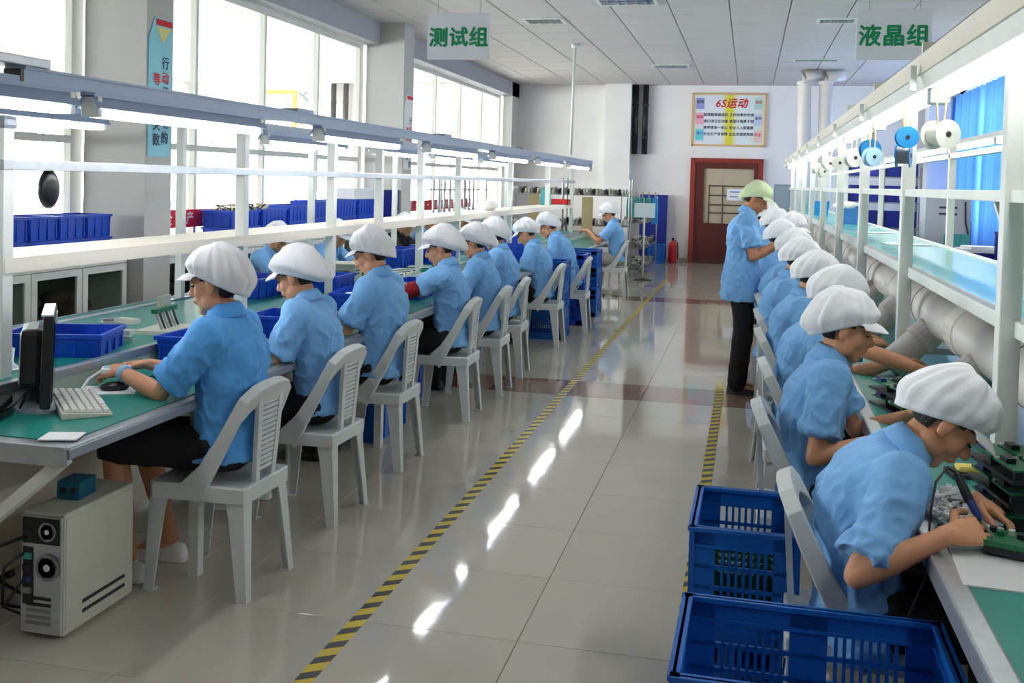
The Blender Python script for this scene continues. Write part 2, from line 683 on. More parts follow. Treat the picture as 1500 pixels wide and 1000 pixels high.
# right wall with curtained windows
wr = struct(MB().span((XR, YN, 0), (XR + .25, 14.9, ZC)).span((XR, 14.9, 0), (XR + .25, YB, .9)).span((XR, 14.9, 3.35), (XR + .25, YB, ZC + .1)).span((XR, 21.6, 0), (XR + .25, YB, ZC)).build('wall_right', M_wall))  # stretch before the windows, unseen, made solid to cut daylight from this side
w = struct(put('window_4', None))
w.location = (XR + .1, 0, 0)
fr = MB()
for z in (.93, 1.87, 3.32):
    fr.span((-.03, 14.9, z - .03), (.03, 21.6, z + .03))
for k in range(8):
    y = 14.9 + 6.7 * k / 7
    fr.span((-.03, y - .03, .9), (.03, y + .03, 3.35))
fr.build('window_frame', M_frame, w)
for k in range(7):
    a, b = 14.9 + 6.7 * k / 7, 14.9 + 6.7 * (k + 1) / 7
    if a > 0:
        for z0, z1 in ((.96, 1.84), (1.9, 3.29)):
            MB().span((-.004, a + .03, z0), (.004, b - .03, z1)).build('pane', M_glass, w)

# blue curtains (cloth lets daylight through)
M_curt = bpy.data.materials.new('blue_curtain_cloth')
M_curt.use_nodes = True
nt = M_curt.node_tree
nt.nodes.clear()
o_ = nt.nodes.new('ShaderNodeOutputMaterial')
mx = nt.nodes.new('ShaderNodeMixShader')
df = nt.nodes.new('ShaderNodeBsdfDiffuse')
tl = nt.nodes.new('ShaderNodeBsdfTranslucent')
df.inputs[0].default_value = C(104, 160, 222)
tl.inputs[0].default_value = C(90, 150, 220)
mx.inputs[0].default_value = .07
nt.links.new(df.outputs[0], mx.inputs[1])
nt.links.new(tl.outputs[0], mx.inputs[2])
nt.links.new(mx.outputs[0], o_.inputs[0])
for k, (y0, y1) in enumerate(((15.0, 16.9), (17.1, 18.9), (19.05, 20.4), (20.5, 21.9))):
    rings = []
    n = 110
    for z, amp in ((3.5, .045), (3.0, .055), (2.0, .07), (.62, .085)):
        rings.append([(3.9 + amp * sin(i * .48 + .9 * sin(i * .11 + k)) + .015 * sin(i * .23 + k), y0 + (y1 - y0) * i / (n - 1), z) for i in range(n)])
    mb = MB()
    vs = [v for r in rings for v in r]
    mb.add(vs, [(i * n + j, i * n + j + 1, (i + 1) * n + j + 1, (i + 1) * n + j) for i in range(3) for j in range(n - 1)])
    c = mb.build('curtain', M_curt, smooth=True)
    tag(c, ['long blue curtain at the right edge of the photo, nearest the camera', 'second blue curtain from the right edge, behind the dark blue crates',
            'third blue curtain from the right edge, by the white column', 'blue curtain in the far right corner, mostly behind the white column'][k], 'curtain', 'blue curtains on the right windows')
# white right column that narrows the view of the curtains
MB().span((3.35, 21.3, 0), (3.75, 21.7, ZC)).build('column', M_wall, wr)

# ------------------------------------------------------------ far outside: pale towers, roof, trees
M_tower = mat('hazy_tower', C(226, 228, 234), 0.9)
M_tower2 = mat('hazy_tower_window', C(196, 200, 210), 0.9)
for k, (x, y, wd_, h) in enumerate(((-63, 74, 2.0, 1.9), (-58.6, 72, 1.6, 2.6), (-54.6, 70, 1.8, 2.2), (-51.5, 69, 2.6, 1.4))):
    t = thing('tower_block', ['pale hazy tower block, leftmost outside the left window', 'tallest pale hazy tower block outside the left window',
                              'pale hazy tower block with rows of windows, right of the tallest', 'broad low hazy block outside, nearest the first column'][k], 'building', (x, y, -12))
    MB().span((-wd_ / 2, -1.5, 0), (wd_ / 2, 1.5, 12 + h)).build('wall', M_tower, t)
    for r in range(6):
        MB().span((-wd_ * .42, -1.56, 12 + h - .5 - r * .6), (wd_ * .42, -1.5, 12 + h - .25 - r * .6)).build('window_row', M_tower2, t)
t = thing('shed', 'pale outside building with a pinkish gable roof beyond the left window', 'building', (-19.6, 39, -6))
MB().span((-1.2, -1, 0), (1.2, 1, 6.1)).build('wall', M_tower, t)
MB().loft([[Vector((-1.35, y, 6.1)), Vector((1.35, y, 6.1)), Vector((0, y, 6.75))] for y in (-1.1, 1.1)]).build('roof', mat('pink_roof', C(232, 206, 198), .9), t)
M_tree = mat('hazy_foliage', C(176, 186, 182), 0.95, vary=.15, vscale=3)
for k, (x, y, s) in enumerate(((-25.2, 40, .8), (-23.2, 39, .95))):
    t = thing('tree', ['hazy grey-green tree outside the window, beside the first column', 'hazy grey-green tree outside the window, above the red banner'][k], 'tree', (x, y, -5))
    mb = MB()
    random.seed(k)
    for q in range(14):
        mb.ell((random.uniform(-.6, .6) * s, random.uniform(-.5, .5), 5.0 + random.uniform(-.7, .6) * s), (.42 * s, .4 * s, .36 * s), n=8, m=6)
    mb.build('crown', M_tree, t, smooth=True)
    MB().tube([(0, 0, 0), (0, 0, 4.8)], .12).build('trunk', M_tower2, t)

# ------------------------------------------------------------ door in the back wall
door = struct(put('door_1', None))
door.location = (-.48, YB, 0)
W, H = 1.5, 2.22
fr = MB()
fr.span((-W / 2, -.08, 0), (-W / 2 + .1, .0, H)).span((W / 2 - .1, -.08, 0), (W / 2, 0, H)).span((-W / 2 + .1, -.08, H - .09), (W / 2 - .1, 0, H))
fr.build('door_frame', M_door, door, bevel=.006)
lf = MB()
gx0, gx1, gz0, gz1 = -.46, .56, .85, 2.0
lf.span((-W / 2 + .1, -.05, .01), (gx0, -.01, H - .09)).span((gx1, -.05, .01), (W / 2 - .1, -.01, H - .09))
lf.span((gx0, -.05, .01), (gx1, -.01, gz0)).span((gx0, -.05, gz1), (gx1, -.01, H - .09))
lf.build('door_leaf', M_doord, door)
MB().span((gx0, -.028, gz0), (gx1, -.022, gz1)).build('pane', glass_mat('door_glass', (.9, .88, .84, 1)), door)
MB().span((gx0, -.012, gz0), (gx1, -.004, gz1)).build('backing', mat('room_beyond', C(246, 236, 224), .8), door)
rk = MB()
for z in (1.62, 1.42, 1.22, 1.05):
    rk.span((gx0 + .12, -.02, z), (gx1, -.012, z + .035))
for x in (gx0 + .1, gx0 + .38):
    rk.span((x, -.021, gz0), (x + .025, -.012, 1.66))
rk.build('shelf_rack', mat('rack_grey', C(120, 112, 108), .6), door)
MB().span((.02, -.056, 1.34), (.34, -.052, 1.58)).build('notice', M_paper, door)
for z in (1.51, 1.41):
    MB().span((.08, -.059, z), (.28, -.056, z + .02)).build('notice_line', M_bluein, door)

# ------------------------------------------------------------ ceiling fittings
M_blueglow = mat('louvre_reflector', C(120, 146, 190), 0.2, 0.6)


def ceiling_fit(x, y, sx, sy, label, kind):
    t = thing('ceiling_light' if kind == 'light' else 'air_vent', label, 'light' if kind == 'light' else 'vent', (x, y, ZC))
    f = MB()
    for a in (-1, 1):
        f.span((a * sx / 2 - .02, -sy / 2, -.015), (a * sx / 2 + .02, sy / 2, 0))
        f.span((-sx / 2, a * sy / 2 - .02, -.015), (sx / 2, a * sy / 2 + .02, 0))
    f.build('frame', M_white, t)
    MB().span((-sx / 2, -sy / 2, -.004), (sx / 2, sy / 2, -.001)).build('reflector' if kind == 'light' else 'opening', M_blueglow if kind == 'light' else M_grey, t)
    n = 6
    lv = MB()
    for k in range(1, n):
        lv.box((-sx / 2 + sx * k / n, 0, -.008), (.008, sy, .014))
    for k in range(1, n - 1):
        lv.box((0, -sy / 2 + sy * k / (n - 1), -.008), (sx, .008, .014))
    lv.build('louvre', M_alu, t)


ceiling_fit(-1.46, 11.7, .66, .9, 'bluish louvred ceiling light at the top edge of the photo', 'light')
ceiling_fit(-1.44, 18.5, .62, .5, 'small dark louvred ceiling light near the black wall pipes', 'light')
ceiling_fit(-2.7, 13.3, .5, .4, 'white square ceiling vent above the left bench', 'vent')
ceiling_fit(1.0, 13.5, .45, .3, 'small ceiling vent beside the right hanging sign', 'vent')
ceiling_fit(1.0, 17.6, .7, .3, 'slim ceiling vent above the white drop ducts', 'vent')

# thin pipe that drops from the ceiling to the left light rail
t = MB().tube([(-2.68, 15.6, 3.75), (-2.7, 15.6, 2.05)], .022).lathe([(.06, 3.70), (.06, 3.75)], (-2.68, 15.6, 0)).build('conduit', M_white, smooth=True)
tag(t, 'thin white conduit dropping from the ceiling to the left light rail', 'pipe')

for k, x in enumerate((-2.42, -2.21, -9.32, -9.02)):
    t = thing('wall_pipe', ['left one of two black pipes on the back wall near the poster', 'right one of two black pipes on the back wall near the poster',
                            'left one of two dark pipes seen through the glass partition', 'right one of two dark pipes seen through the glass partition'][k], 'pipe', (x, 21.93, 0), group='black pipes on the back wall')
    MB().tube([(0, 0, 2.27), (0, 0, 3.74)], .062, 14).build('pipe', M_black, t, smooth=True)
    for z in (2.6, 3.3):
        MB().lathe([(.07, z), (.07, z + .04)], n=14).build('bracket', M_dark, t)

# white ducts dropping from the ceiling at the back right
for k, (x0, x1) in enumerate(((.77, .83), (1.14, 1.18))):
    t = thing('drop_duct', ['left one of two white ducts dropping from the ceiling', 'right one of two white ducts dropping from the ceiling'][k], 'duct', (x0 + .12, 19, 0), group='white drop ducts')
    MB().tube([(.3, .1, 3.68), (.0, 0, 3.62), (.0, 0, 3.5), (.03, 0, 2.3), (.03, 0, 1.0)], .12, 14).build('duct', M_pipe, t, smooth=True)
    MB().lathe([(.13, 3.48), (.13, 3.53)], n=16).build('collar', M_pipe, t)

# ------------------------------------------------------------ hanging signs
for (x, z, s, lab) in ((-2.62, 2.93, '测试组', 'white hanging sign with green characters above the left bench'),
                       (1.12, 2.92, '液晶组', 'white hanging sign with green characters above the right bench')):
    t = thing('hanging_sign', lab, 'sign', (x, 9.0, z))
    MB().span((-.295, -.008, -.21), (.295, .008, .21)).build('board', M_sign, t)
    for a in (-.2, .2):
        MB().tube([(a, 0, .2), (a, 0, ZC - z)], .003, 6).build('wire', M_steel, t)
    lettering(s, .185, M_greenink, t, (0, -.0095, -.02), (pi / 2, 0, 0), bold=.0065, space=1.04)

# ------------------------------------------------------------ posters
t = thing('wall_poster', 'wide slogan poster with red heading on the back wall above the door', 'poster', (-.47, YB - .012, 3.03))
PW, PH = 1.5, 1.08
m_po = bpy.data.materials.new('poster_print')
m_po.use_nodes = True
nt = m_po.node_tree
b = nt.nodes['Principled BSDF']
b.inputs['Roughness'].default_value = .5
tc = nt.nodes.new('ShaderNodeTexCoord')
sx_ = nt.nodes.new('ShaderNodeSeparateXYZ')
nt.links.new(tc.outputs['Object'], sx_.inputs[0])
cr = nt.nodes.new('ShaderNodeValToRGB')
mr = nt.nodes.new('ShaderNodeMapRange')
mr.inputs['From Min'].default_value = -.75
mr.inputs['From Max'].default_value = .75
nt.links.new(sx_.outputs[0], mr.inputs[0])
nt.links.new(mr.outputs[0], cr.inputs[0])
els = cr.color_ramp.elements
els[0].position, els[0].color = 0, C(236, 226, 196)
els[1].position, els[1].color = 1, C(236, 220, 190)
for p_, c_ in ((.1, C(226, 228, 236)), (.4, C(226, 228, 236)), (.47, C(226, 214, 70)), (.54, C(222, 210, 60)), (.62, C(222, 230, 232)), (.88, C(222, 230, 226))):
    q = els.new(p_)
    q.color = c_
nt.links.new(cr.outputs[0], b.inputs['Base Color'])
MB().span((-PW / 2, -.012, -PH / 2), (PW / 2, .01, PH / 2)).build('sheet', m_po, t)
fr = MB()
for a in (-1, 1):
    fr.span((a * PW / 2 - .022, -.03, -PH / 2 - .02), (a * PW / 2 + .022, .01, PH / 2 + .02))
    fr.span((-PW / 2, -.03, a * PH / 2 - .022), (PW / 2, .01, a * PH / 2 + .022))
fr.build('frame', mat('poster_frame', C(212, 176, 132), .4), t)
lettering('6S运动', .215, M_redink, t, (.04, -.014, .335), (pi / 2, 0, 0), bold=.006, shear=.25, space=1.08, name='heading')
for r, (a_, b_) in enumerate((('整理整顿做得好', '工作效率步步高'), ('清扫清洁坚持做', '亮丽环境真不错'), ('素养提高一条心', '安全人人都重要'), ('安全生产有保障', '企业发展更辉煌'))):
    lettering(a_, .072, M_navyink, t, (-.27, -.014, .1 - .135 * r), (pi / 2, 0, 0), bold=.0015, name='slogan_line')
    lettering(b_, .072, M_navyink, t, (.26, -.014, .1 - .135 * r), (pi / 2, 0, 0), bold=.0015, name='slogan_line')
for k, (x, z, cc, wd_, ic) in enumerate(((-.6, .34, C(150, 150, 214), '整理', M_navyink), (-.6, .02, C(236, 168, 190), '整顿', M_redink), (-.6, -.32, C(110, 206, 218), '清扫', M_bluein),
                                         (.6, .34, C(186, 214, 206), '清洁', M_redink), (.6, .0, C(196, 206, 232), '素养', M_navyink), (.6, -.34, C(234, 196, 196), '安全', M_redink))):
    MB().span((x - .085, -.0135, z - .12), (x + .085, -.012, z + .12)).build('panel', mat('poster_panel_%d' % k, cc, .5), t)
    lettering(wd_, .07, ic, t, (x, -.015, z + .03), (pi / 2, 0, 0), bold=.001, name='panel_text')

t = thing('framed_notice', 'pale notice in a yellow frame seen through the left glass partition', 'poster', (-10.75, YB - .02, 2.95))
MB().span((-.42, -.01, -.60), (.42, .01, .60)).build('sheet', M_paper, t)
fr = MB()
for a in (-1, 1):
    fr.span((a * .42 - .04, -.03, -.64), (a * .42 + .04, .01, .64))
    fr.span((-.38, -.03, a * .60 - .04), (.38, .01, a * .60 + .04))
fr.build('frame', mat('yellow_frame', C(226, 204, 70), .5), t)
t = thing('wall_camera', 'small camera on a bracket seen through the left glass partition', 'camera', (-10.05, YB - .05, 3.45))
MB().cap_tube([(-.1, -.1, .04), (.12, -.22, -.1)], .05, 10).build('body', M_grey, t, smooth=True)
MB().bar((0, .05, .1), (0, -.14, 0), .03, .03).build('bracket', M_grey, t)

# vertical posters on the columns (facing the room)
M_pb = mat('poster_pale_blue', C(140, 206, 222), .5)
M_pw = mat('poster_white', C(226, 226, 228), .5)
for k, (y0, y1, lab) in enumerate(((7.24, 7.57, 'tall pale blue slogan poster on the nearer column'), (13.38, 13.73, 'tall white slogan poster with red head on the farther column'))):
    t = thing('column_poster', lab, 'poster', (-4.648, (y0 + y1) / 2, 0))
    hw = (y1 - y0) / 2
    zt = 2.86 if k == 0 else 2.78
    mb = MB()
    poly = [(-hw, 1.75), (hw, 1.75), (hw, zt), (-hw * .5, zt), (-hw, zt - .17)]
    mb.loft([[Vector((x, a, b_)) for a, b_ in poly] for x in (0, .006)])
    mb.build('sheet', M_pb if k == 0 else M_pw, t)
    MB().span((.006, -hw * .4, zt - .06), (.009, hw * .98, zt - .01)).build('head_stripe', M_redink, t)
    if k == 0:
        mb = MB()
        mb.loft([[Vector((x, a, b_)) for a, b_ in ((-hw * .4, zt - .07), (hw * .9, zt - .07), (hw * .2, zt - .2))] for x in (.006, .008)])
        mb.build('head_picture', mat('poster_yellow', C(226, 214, 140), .5), t)
    for col_, s_ in ((.42, '行动是成功的开始'), (-.3, '等待是失败的源头')):
        for q, ch in enumerate(s_):
            z = zt - (.36 if col_ > 0 else .5) - q * .12
            if z > 1.8:
                lettering(ch, .105, M_redink if q < 2 and (col_ < 0 or q) else M_navyink, t, (.011, hw * col_, z), (pi / 2, 0, pi / 2), bold=.002, name='character')

# red safety banner along the foot of the windows
for k, (y0, y1, s_, lab) in enumerate(((7.75, 10.4, '安全生产 质量第一', 'red banner with white characters low on the window beside the first column'),
                                       (14.2, 19.2, '安全第一 预防为主', 'long red banner low on the far left window behind the wire rack'))):
    t = thing('banner', lab, 'banner', (-5.262, (y0 + y1) / 2, 1.19))
    MB().span((-.004, -(y1 - y0) / 2, -.085), (.004, (y1 - y0) / 2, .085)).build('cloth', M_redsign, t)
    lettering(s_, .13, M_whiteink, t, (.006, 0, -.005), (pi / 2, 0, pi / 2), bold=.003, space=1.9 if k == 0 else 3.6)

# ================================================================== PEOPLE
def U(a):
    return Vector((sin(a), 0, cos(a)))


def FW(a):
    return Vector((cos(a), 0, -sin(a)))


Y1 = Vector((0, 1, 0))


def ik(S, T, l1, l2, pole):
    d = T - S
    L = d.length
    if L > (l1 + l2) * .985:
        T = S + d.normalized() * (l1 + l2) * .985
        d = T - S
        L = d.length
    n = d.normalized()
    a = (l1 * l1 - l2 * l2 + L * L) / (2 * L)
    h = sqrt(max(l1 * l1 - a * a, 1e-6))
    p = (pole - n * pole.dot(n)).normalized()
    return S + n * a + p * h, T


def fingers(mb, W, d, up, inner, curl, k=1.0, seg=6):
    """four unequal fingers and a thumb; W wrist, d hand direction, up back of the hand, inner towards the thumb"""
    d = d.normalized()
    up = (up - d * up.dot(d)).normalized()
    lat = inner - d * inner.dot(d) - up * inner.dot(up)
    lat.normalize()
    for i, (off, L) in enumerate(((.031, .072), (.010, .080), (-.011, .074), (-.030, .058))):
        p = W + d * .078 * k + lat * off * k + up * .004
        q = [p - d * .02]
        ang = curl * .6 + i * .05
        dirv = d + lat * (off * 2.0)
        r0 = .0092 - .0006 * i
        rr = [r0]
        for s_ in (.45, .32, .24):
            v = (dirv.normalized() * cos(ang) - up * sin(ang)).normalized()
            p = p + v * L * s_ * k
            q.append(p.copy())
            rr.append(r0 * (.97 if s_ > .4 else .9 if s_ > .3 else .72))
            ang += curl
        mb.cap_tube(q, [r * k for r in rr], seg)
    p = W + d * .022 * k + lat * .030 * k
    q = [p - lat * .012]
    v = (d * .62 + lat * .72 - up * .25).normalized()
    p = p + v * .040 * k
    q.append(p.copy())
    v = (d * .9 + lat * .25 - up * (.15 + curl * .4)).normalized()
    p = p + v * .030 * k
    q.append(p.copy())
    p = p + (v - lat * .3 * curl).normalized() * .022 * k
    q.append(p.copy())
    mb.cap_tube(q, [.0125 * k, .0112 * k, .0100 * k, .0078 * k], seg)
    return up, lat


def palm(mb, W, d, up, inner, k=1.0):
    d = d.normalized()
    up = (up - d * up.dot(d)).normalized()
    lat = (inner - d * inner.dot(d) - up * inner.dot(up)).normalized()
    rings = []
    for t, w, h in ((-.02, .026, .020), (.0, .028, .019), (.03, .037, .019), (.06, .042, .017), (.088, .041, .013)):
        c = W + d * t * k
        rings.append([c + lat * w * k * cos(a) + up * h * k * sin(a) for a in [2 * pi * j / 12 for j in range(12)]])
    mb.loft(rings)


def head_pieces(mb, H):
    R = H.to_3x3()
    P = lambda x, y, z: H @ Vector((x, y, z))
    E = lambda c, r, n=16, m=11: mb.ell(P(*c), r, R, n, m)
    E((-.014, 0, .030), (.097, .076, .086))
    E((.026, 0, -.030), (.062, .060, .082))
    E((.040, 0, -.078), (.040, .044, .034))
    E((.060, 0, -.100), (.024, .027, .021))
    E((.064, 0, .030), (.028, .054, .036))
    for s in (-1, 1):
        E((.050, s * .034, -.028), (.030, .027, .034))
        E((.010, s * .050, -.066), (.040, .018, .034))
        E((.079, s * .026, .016), (.014, .026, .011))
        E((-.006, s * .079, -.010), (.019, .009, .033), 10, 8)
        E((.000, s * .077, -.030), (.010, .008, .013), 8, 6)
        E((.096, s * .011, -.034), (.012, .010, .009), 8, 6)
    mb.cap_tube([P(.082, 0, .012), P(.096, 0, -.010), P(.108, 0, -.030)], [.010, .0115, .0125], 10)
    E((.088, 0, -.057), (.012, .024, .008), 10, 7)
    E((.086, 0, -.069), (.012, .021, .009), 10, 7)


def hair_piece(H, longer=False):
    n, m = 56, 44
    vs, keep = [], []
    r = (.104, .0835, .097)
    c = Vector((-.014, 0, .029))
    for i in range(m + 1):
        t = pi * i / m
        for j in range(n):
            a = 2 * pi * j / n
            w = 1 + .012 * sin(a * 23) + .008 * sin(t * 31 + a * 7)
            vs.append(c + Vector((r[0] * w * sin(t) * cos(a), r[1] * w * sin(t) * sin(a), r[2] * cos(t))))
    fs = []
    for i in range(m):
        for j in range(n):
            k = (j + 1) % n
            f = (i * n + j, (i + 1) * n + j, (i + 1) * n + k, i * n + k)
            p = sum((vs[q] for q in f), Vector()) / 4
            low = -.085 if longer else -.066
            if p.x < -.03:
                ok = p.z > low + .3 * max(0, p.x + .06)
            elif p.x < .03:
                ok = p.z > .012
            elif p.x < .058:
                ok = p.z > .030
            else:
                ok = p.z > .058
            if p.z > .024 + .055 * (p.x + .014) / .104 + .012:
                ok = False
            if ok:
                fs.append(f)
    used = sorted({q for f in fs for q in f})
    mp = {q: i for i, q in enumerate(used)}
    nv = len(used)
    cc = c
    V = [H @ vs[q] for q in used] + [H @ (cc + (vs[q] - cc) * .93) for q in used]
    F = [tuple(mp[q] for q in f) for f in fs]
    G = [tuple(reversed([mp[q] + nv for q in f])) for f in fs]
    edges = {}
    for f in F:
        for a in range(4):
            e = (f[a], f[(a + 1) % 4])
            edges[e] = 1
    S = [(a, b, b + nv, a + nv) for (a, b) in edges if (b, a) not in edges]
    mb = MB()
    mb.add(V, F + G + S)
    if longer:  # gathered knot at the nape
        mb.ell(H @ Vector((-.105, 0, -.03)), (.035, .05, .04), H.to_3x3(), 14, 9)
    return mb


def cap_piece(H, puff=.16, bag=.03, sag=.02, hgt=.105, seed=0, pleat=.03):
    rnd = random.Random(seed)
    n, m = 72, 18
    ph = [rnd.uniform(0, 6.28) for _ in range(4)]

    def rim(a):
        c = cos(a)
        return Vector((-.012 + .110 * c, .0900 * sin(a), -.006 + .066 * c - .008 * max(0, c) ** 3 + .012 * abs(sin(a)) ** 2))
    apex = .045 + hgt
    rings = []
    for i in range(m):
        t = i / (m - 1)
        th = t * pi / 2 * .988
        b = min(t / .30, 1.0)
        b = b * b * (3 - 2 * b)
        ring = []
        for j in range(n):
            a = 2 * pi * j / n
            p0 = rim(a)
            back = max(0.0, -cos(a))
            k = cos(th) ** .80 * (1 + (puff + back * bag * 5.0) * b)
            fold = 1.5 * pleat * (1 - t) ** .6 * min(1, t / .10) * (sin(17 * a + ph[0]) + .7 * sin(27 * a + ph[1] + 2 * t) + .5 * sin(9 * a + ph[2] + 3 * t))
            k *= 1 + fold
            x = -.012 + (p0.x + .012) * k - bag * .35 * sin(th)
            y = p0.y * k
            z = p0.z + (apex - p0.z) * sin(th) ** 1.05 - sag * back * b * (1 - sin(th)) * 2.0
            z += .011 * noise.noise(Vector((x * 17, y * 17, seed + z * 14))) * b + .006 * max(0, 1 - 2.5 * abs(noise.noise(Vector((x * 14 + y * 9, y * 20, seed * 2 + z * 9))))) * b
            y += .009 * noise.noise(Vector((x * 20, y * 17, seed + 9 + z * 15))) * b
            ring.append(H @ Vector((x, y, z)))
        rings.append(ring)
    inner = [[H @ (Vector((-.012, 0, .03)) + (rim(2 * pi * j / n) - Vector((-.012, 0, .03))) * .95) for j in range(n)]]
    mb = MB()
    mb.loft(inner + rings)
    # visor
    vb = MB()
    q = 20
    top, bot = [], []
    for i in range(q + 1):
        a = -1.0 + 2.0 * i / q
        p0 = rim(a)
        ext = .056 * max(0.0, cos(a * 1.40)) ** .5
        dv = Vector((cos(a * .7), sin(a * .7) * .5, -.36))
        row = [p0 + Vector((-.008, 0, .004)), p0 + dv * ext * .5 + Vector((0, 0, .006)), p0 + dv * ext]
        top.append([H @ v for v in row])
        bot.append([H @ (v - Vector((0, 0, .004))) for v in row])
    rings2 = [t_ + list(reversed(b_)) for t_, b_ in zip(top, bot)]
    vb.loft(rings2)
    return mb, vb


def person(label, loc, rz, seated=True, lean=(.12, .25), head=(.35, 0), hands=((.42, .10, .80), (.42, -.10, .80)), hdir=None, curl=.5,
           shirt=None, pants=None, cap='white', puff=.16, bag=.03, sag=.02, scale=1.0, vox=.009, female=False, skin=None, shorts=False,
           knees=None, feet=None, hip=None, poles=None, seed=0, longhair=False, group=None, shoe=None, legs=True, hem=-.035, face=True, hup=None, capm=None, pleat=.03, sleeve=.70):
    shirt = shirt or M_shirt
    pants = pants or M_pants
    skin = skin or M_skin
    hz = hip if hip else (.53 if seated else .93)
    a1, a2 = lean
    pel = Vector((0, 0, hz))
    mid = pel + U(a1) * .25
    nb = mid + U(a2) * .25
    an = a2 * .6 + head[0] * .35
    hc = nb + U(an) * .128 + FW(an) * .022
    H = Matrix.Translation(hc) @ Matrix.Rotation(head[1], 4, 'Z') @ Matrix.Rotation(head[0], 4, 'Y')
    fem = .92 if female else 1.0
    B = MB()
    head_pieces(B, H)
    B.cap_tube([nb - U(a2) * .09, nb, nb + U(an) * .05, hc - U(an) * .02 + FW(an) * -.012], [.060, .056, .050, .050], 12)
    B.cap_tube([pel + U(a1) * .05, mid, nb - U(a2) * .08], [.10 * fem, .09 * fem, .085 * fem], 12)
    A = {}
    for s, T, hi in ((1, hands[0], 0), (-1, hands[1], 1)):
        S = nb + Y1 * s * .160 * fem - U(a2) * .062
        pole = Vector(poles[hi]) if poles else Vector((-.45, s * .55, -1.0))
        E_, T_ = ik(S, Vector(T), .285, .25, pole)
        A[s] = (S, E_, T_)
        B.cap_tube([nb - U(a2) * .085, S - U(a2) * .02], [.045, .036], 10)
        f = .92 * (.94 if female else 1)
        B.cap_tube([S, S.lerp(E_, .5), E_], [.038 * f, .043 * f, .037 * f], 12)
        B.cap_tube([E_, E_.lerp(T_, .3), E_.lerp(T_, .7), T_], [.037 * f, .040 * f, .032 * f, .026 * f], 12)
        dv = Vector(hdir[hi]) if hdir else (T_ - E_).normalized() * .6 + Vector((.5, -s * .15, -.25))
        up = Vector(hup[hi]) if hup else Vector((0.1, s * .25, 1))
        palm(B, T_, dv, up, Vector((0, -s, 0)))
        A[s] = (S, E_, T_, dv, up)
    LG = {}
    for s in (1, -1):
        h0 = pel + Y1 * s * .085
        if seated:
            k0 = Vector(knees[0 if s > 0 else 1]) if knees else Vector((.41, s * .10, hz - .02))
            f0 = Vector(feet[0 if s > 0 else 1]) if feet else Vector((.36, s * .10, .085))
        else:
            k0 = Vector(knees[0 if s > 0 else 1]) if knees else Vector((.03, s * .09, .50))
            f0 = Vector(feet[0 if s > 0 else 1]) if feet else Vector((-.01, s * .09, .085))
        LG[s] = (h0, k0, f0)
        if legs:
            B.cap_tube([h0, h0.lerp(k0, .5), k0], [.072, .062, .048], 12)
            B.cap_tube([k0, k0.lerp(f0, .3), f0.lerp(k0, .15), f0], [.048, .052, .036, .034], 12)
            B.cap_tube([f0, f0 + Vector((.05, 0, -.035)), f0 + Vector((.13, 0, -.055))], [.034, .032, .024], 10)
    me = remeshed(B, vox, 3)
    fb = MB()
    for s in (1, -1):
        S, E_, T_, dv, up = A[s]
        fingers(fb, T_, dv, up, Vector((0, -s, 0)), curl if not hasattr(curl, '__len__') else curl[0 if s > 0 else 1], seg=8 if vox < .008 else 6)
    fm = fb.mesh('f')
    bm = bmesh.new()
    bm.from_mesh(me)
    bm.from_mesh(fm)
    bmesh.ops.recalc_face_normals(bm, faces=bm.faces)
    for f in bm.faces:
        f.smooth = True
    bm.to_mesh(me)
    bm.free()
    bpy.data.meshes.remove(fm)
    me.materials.clear()
    me.materials.append(skin)
    root = put('person', me, None, loc, rz)
    root.scale = (scale, scale, scale)
    tag(root, label, 'person', group)

    # shirt -------------------------------------------------------
    T = MB()
    rows = [(hem, .132, .176), (hem * .5, .128, .172), (.02, .116, .160), (.11, .106, .148), (.20, .107, .152), (.29, .114, .166), (.37, .110, .174),
            (.43, .092, .160), (.47, .073, .118), (.50, .061, .078), (.53, .054, .062)]
    if hem < -.15:
        rows[0:2] = [(hem, .162, .212), (hem * .5, .158, .208)]
        rows[2] = (.02, .146, .194)
        rows[3] = (.11, .122, .166)
    rings = []
    for d, rx, ry in rows:
        if d < 0 and seated:
            c, a = pel + U(a1) * d * .5 + Vector((0, 0, d * .5)), a1 * .5
        elif d <= .25:
            c, a = pel + U(a1) * d, a1 + (a2 - a1) * max(0, d) / .25 * .5
        elif d <= .5:
            c, a = mid + U(a2) * (d - .25), a1 + (a2 - a1) * min(1.0, .5 + (d - .25) / .25)
        else:
            c, a = nb + U(an) * (d - .5), an
        bulge = -.020 * max(0, 1 - abs(d - .34) / .16)
        c = c + FW(a) * bulge
        ring = []
        for j in range(28):
            th = 2 * pi * j / 28
            ca, sa = cos(th), sin(th)
            ex = .85
            ring.append(c + FW(a) * rx * math.copysign(abs(ca) ** ex, ca) + Y1 * ry * fem * math.copysign(abs(sa) ** ex, sa))
        rings.append(ring)
    T.loft(rings)
    for s in (1, -1):
        S, E_, T_, dv, up = A[s]
        T.ell(S + Vector((0, -s * .022, .004)), (.080, .072, .074), None, 14, 10)
        e1 = S.lerp(E_, sleeve)
        T.tube([nb - U(a2) * .10 + Y1 * s * .06, S, S.lerp(E_, sleeve * .45), S.lerp(E_, sleeve * .75), e1], [.090, .078, .071, .069, .076], 16)
    sm = remeshed(T, max(vox, .008), 3, wrinkle=((.17, .016),))
    if vox < .0105:
        creases(sm, seed, nb)
    sm.materials.clear()
    sm.materials.append(shirt)
    put('shirt', sm, root)
    # collar
    cb = MB()
    q = 30
    rows = []
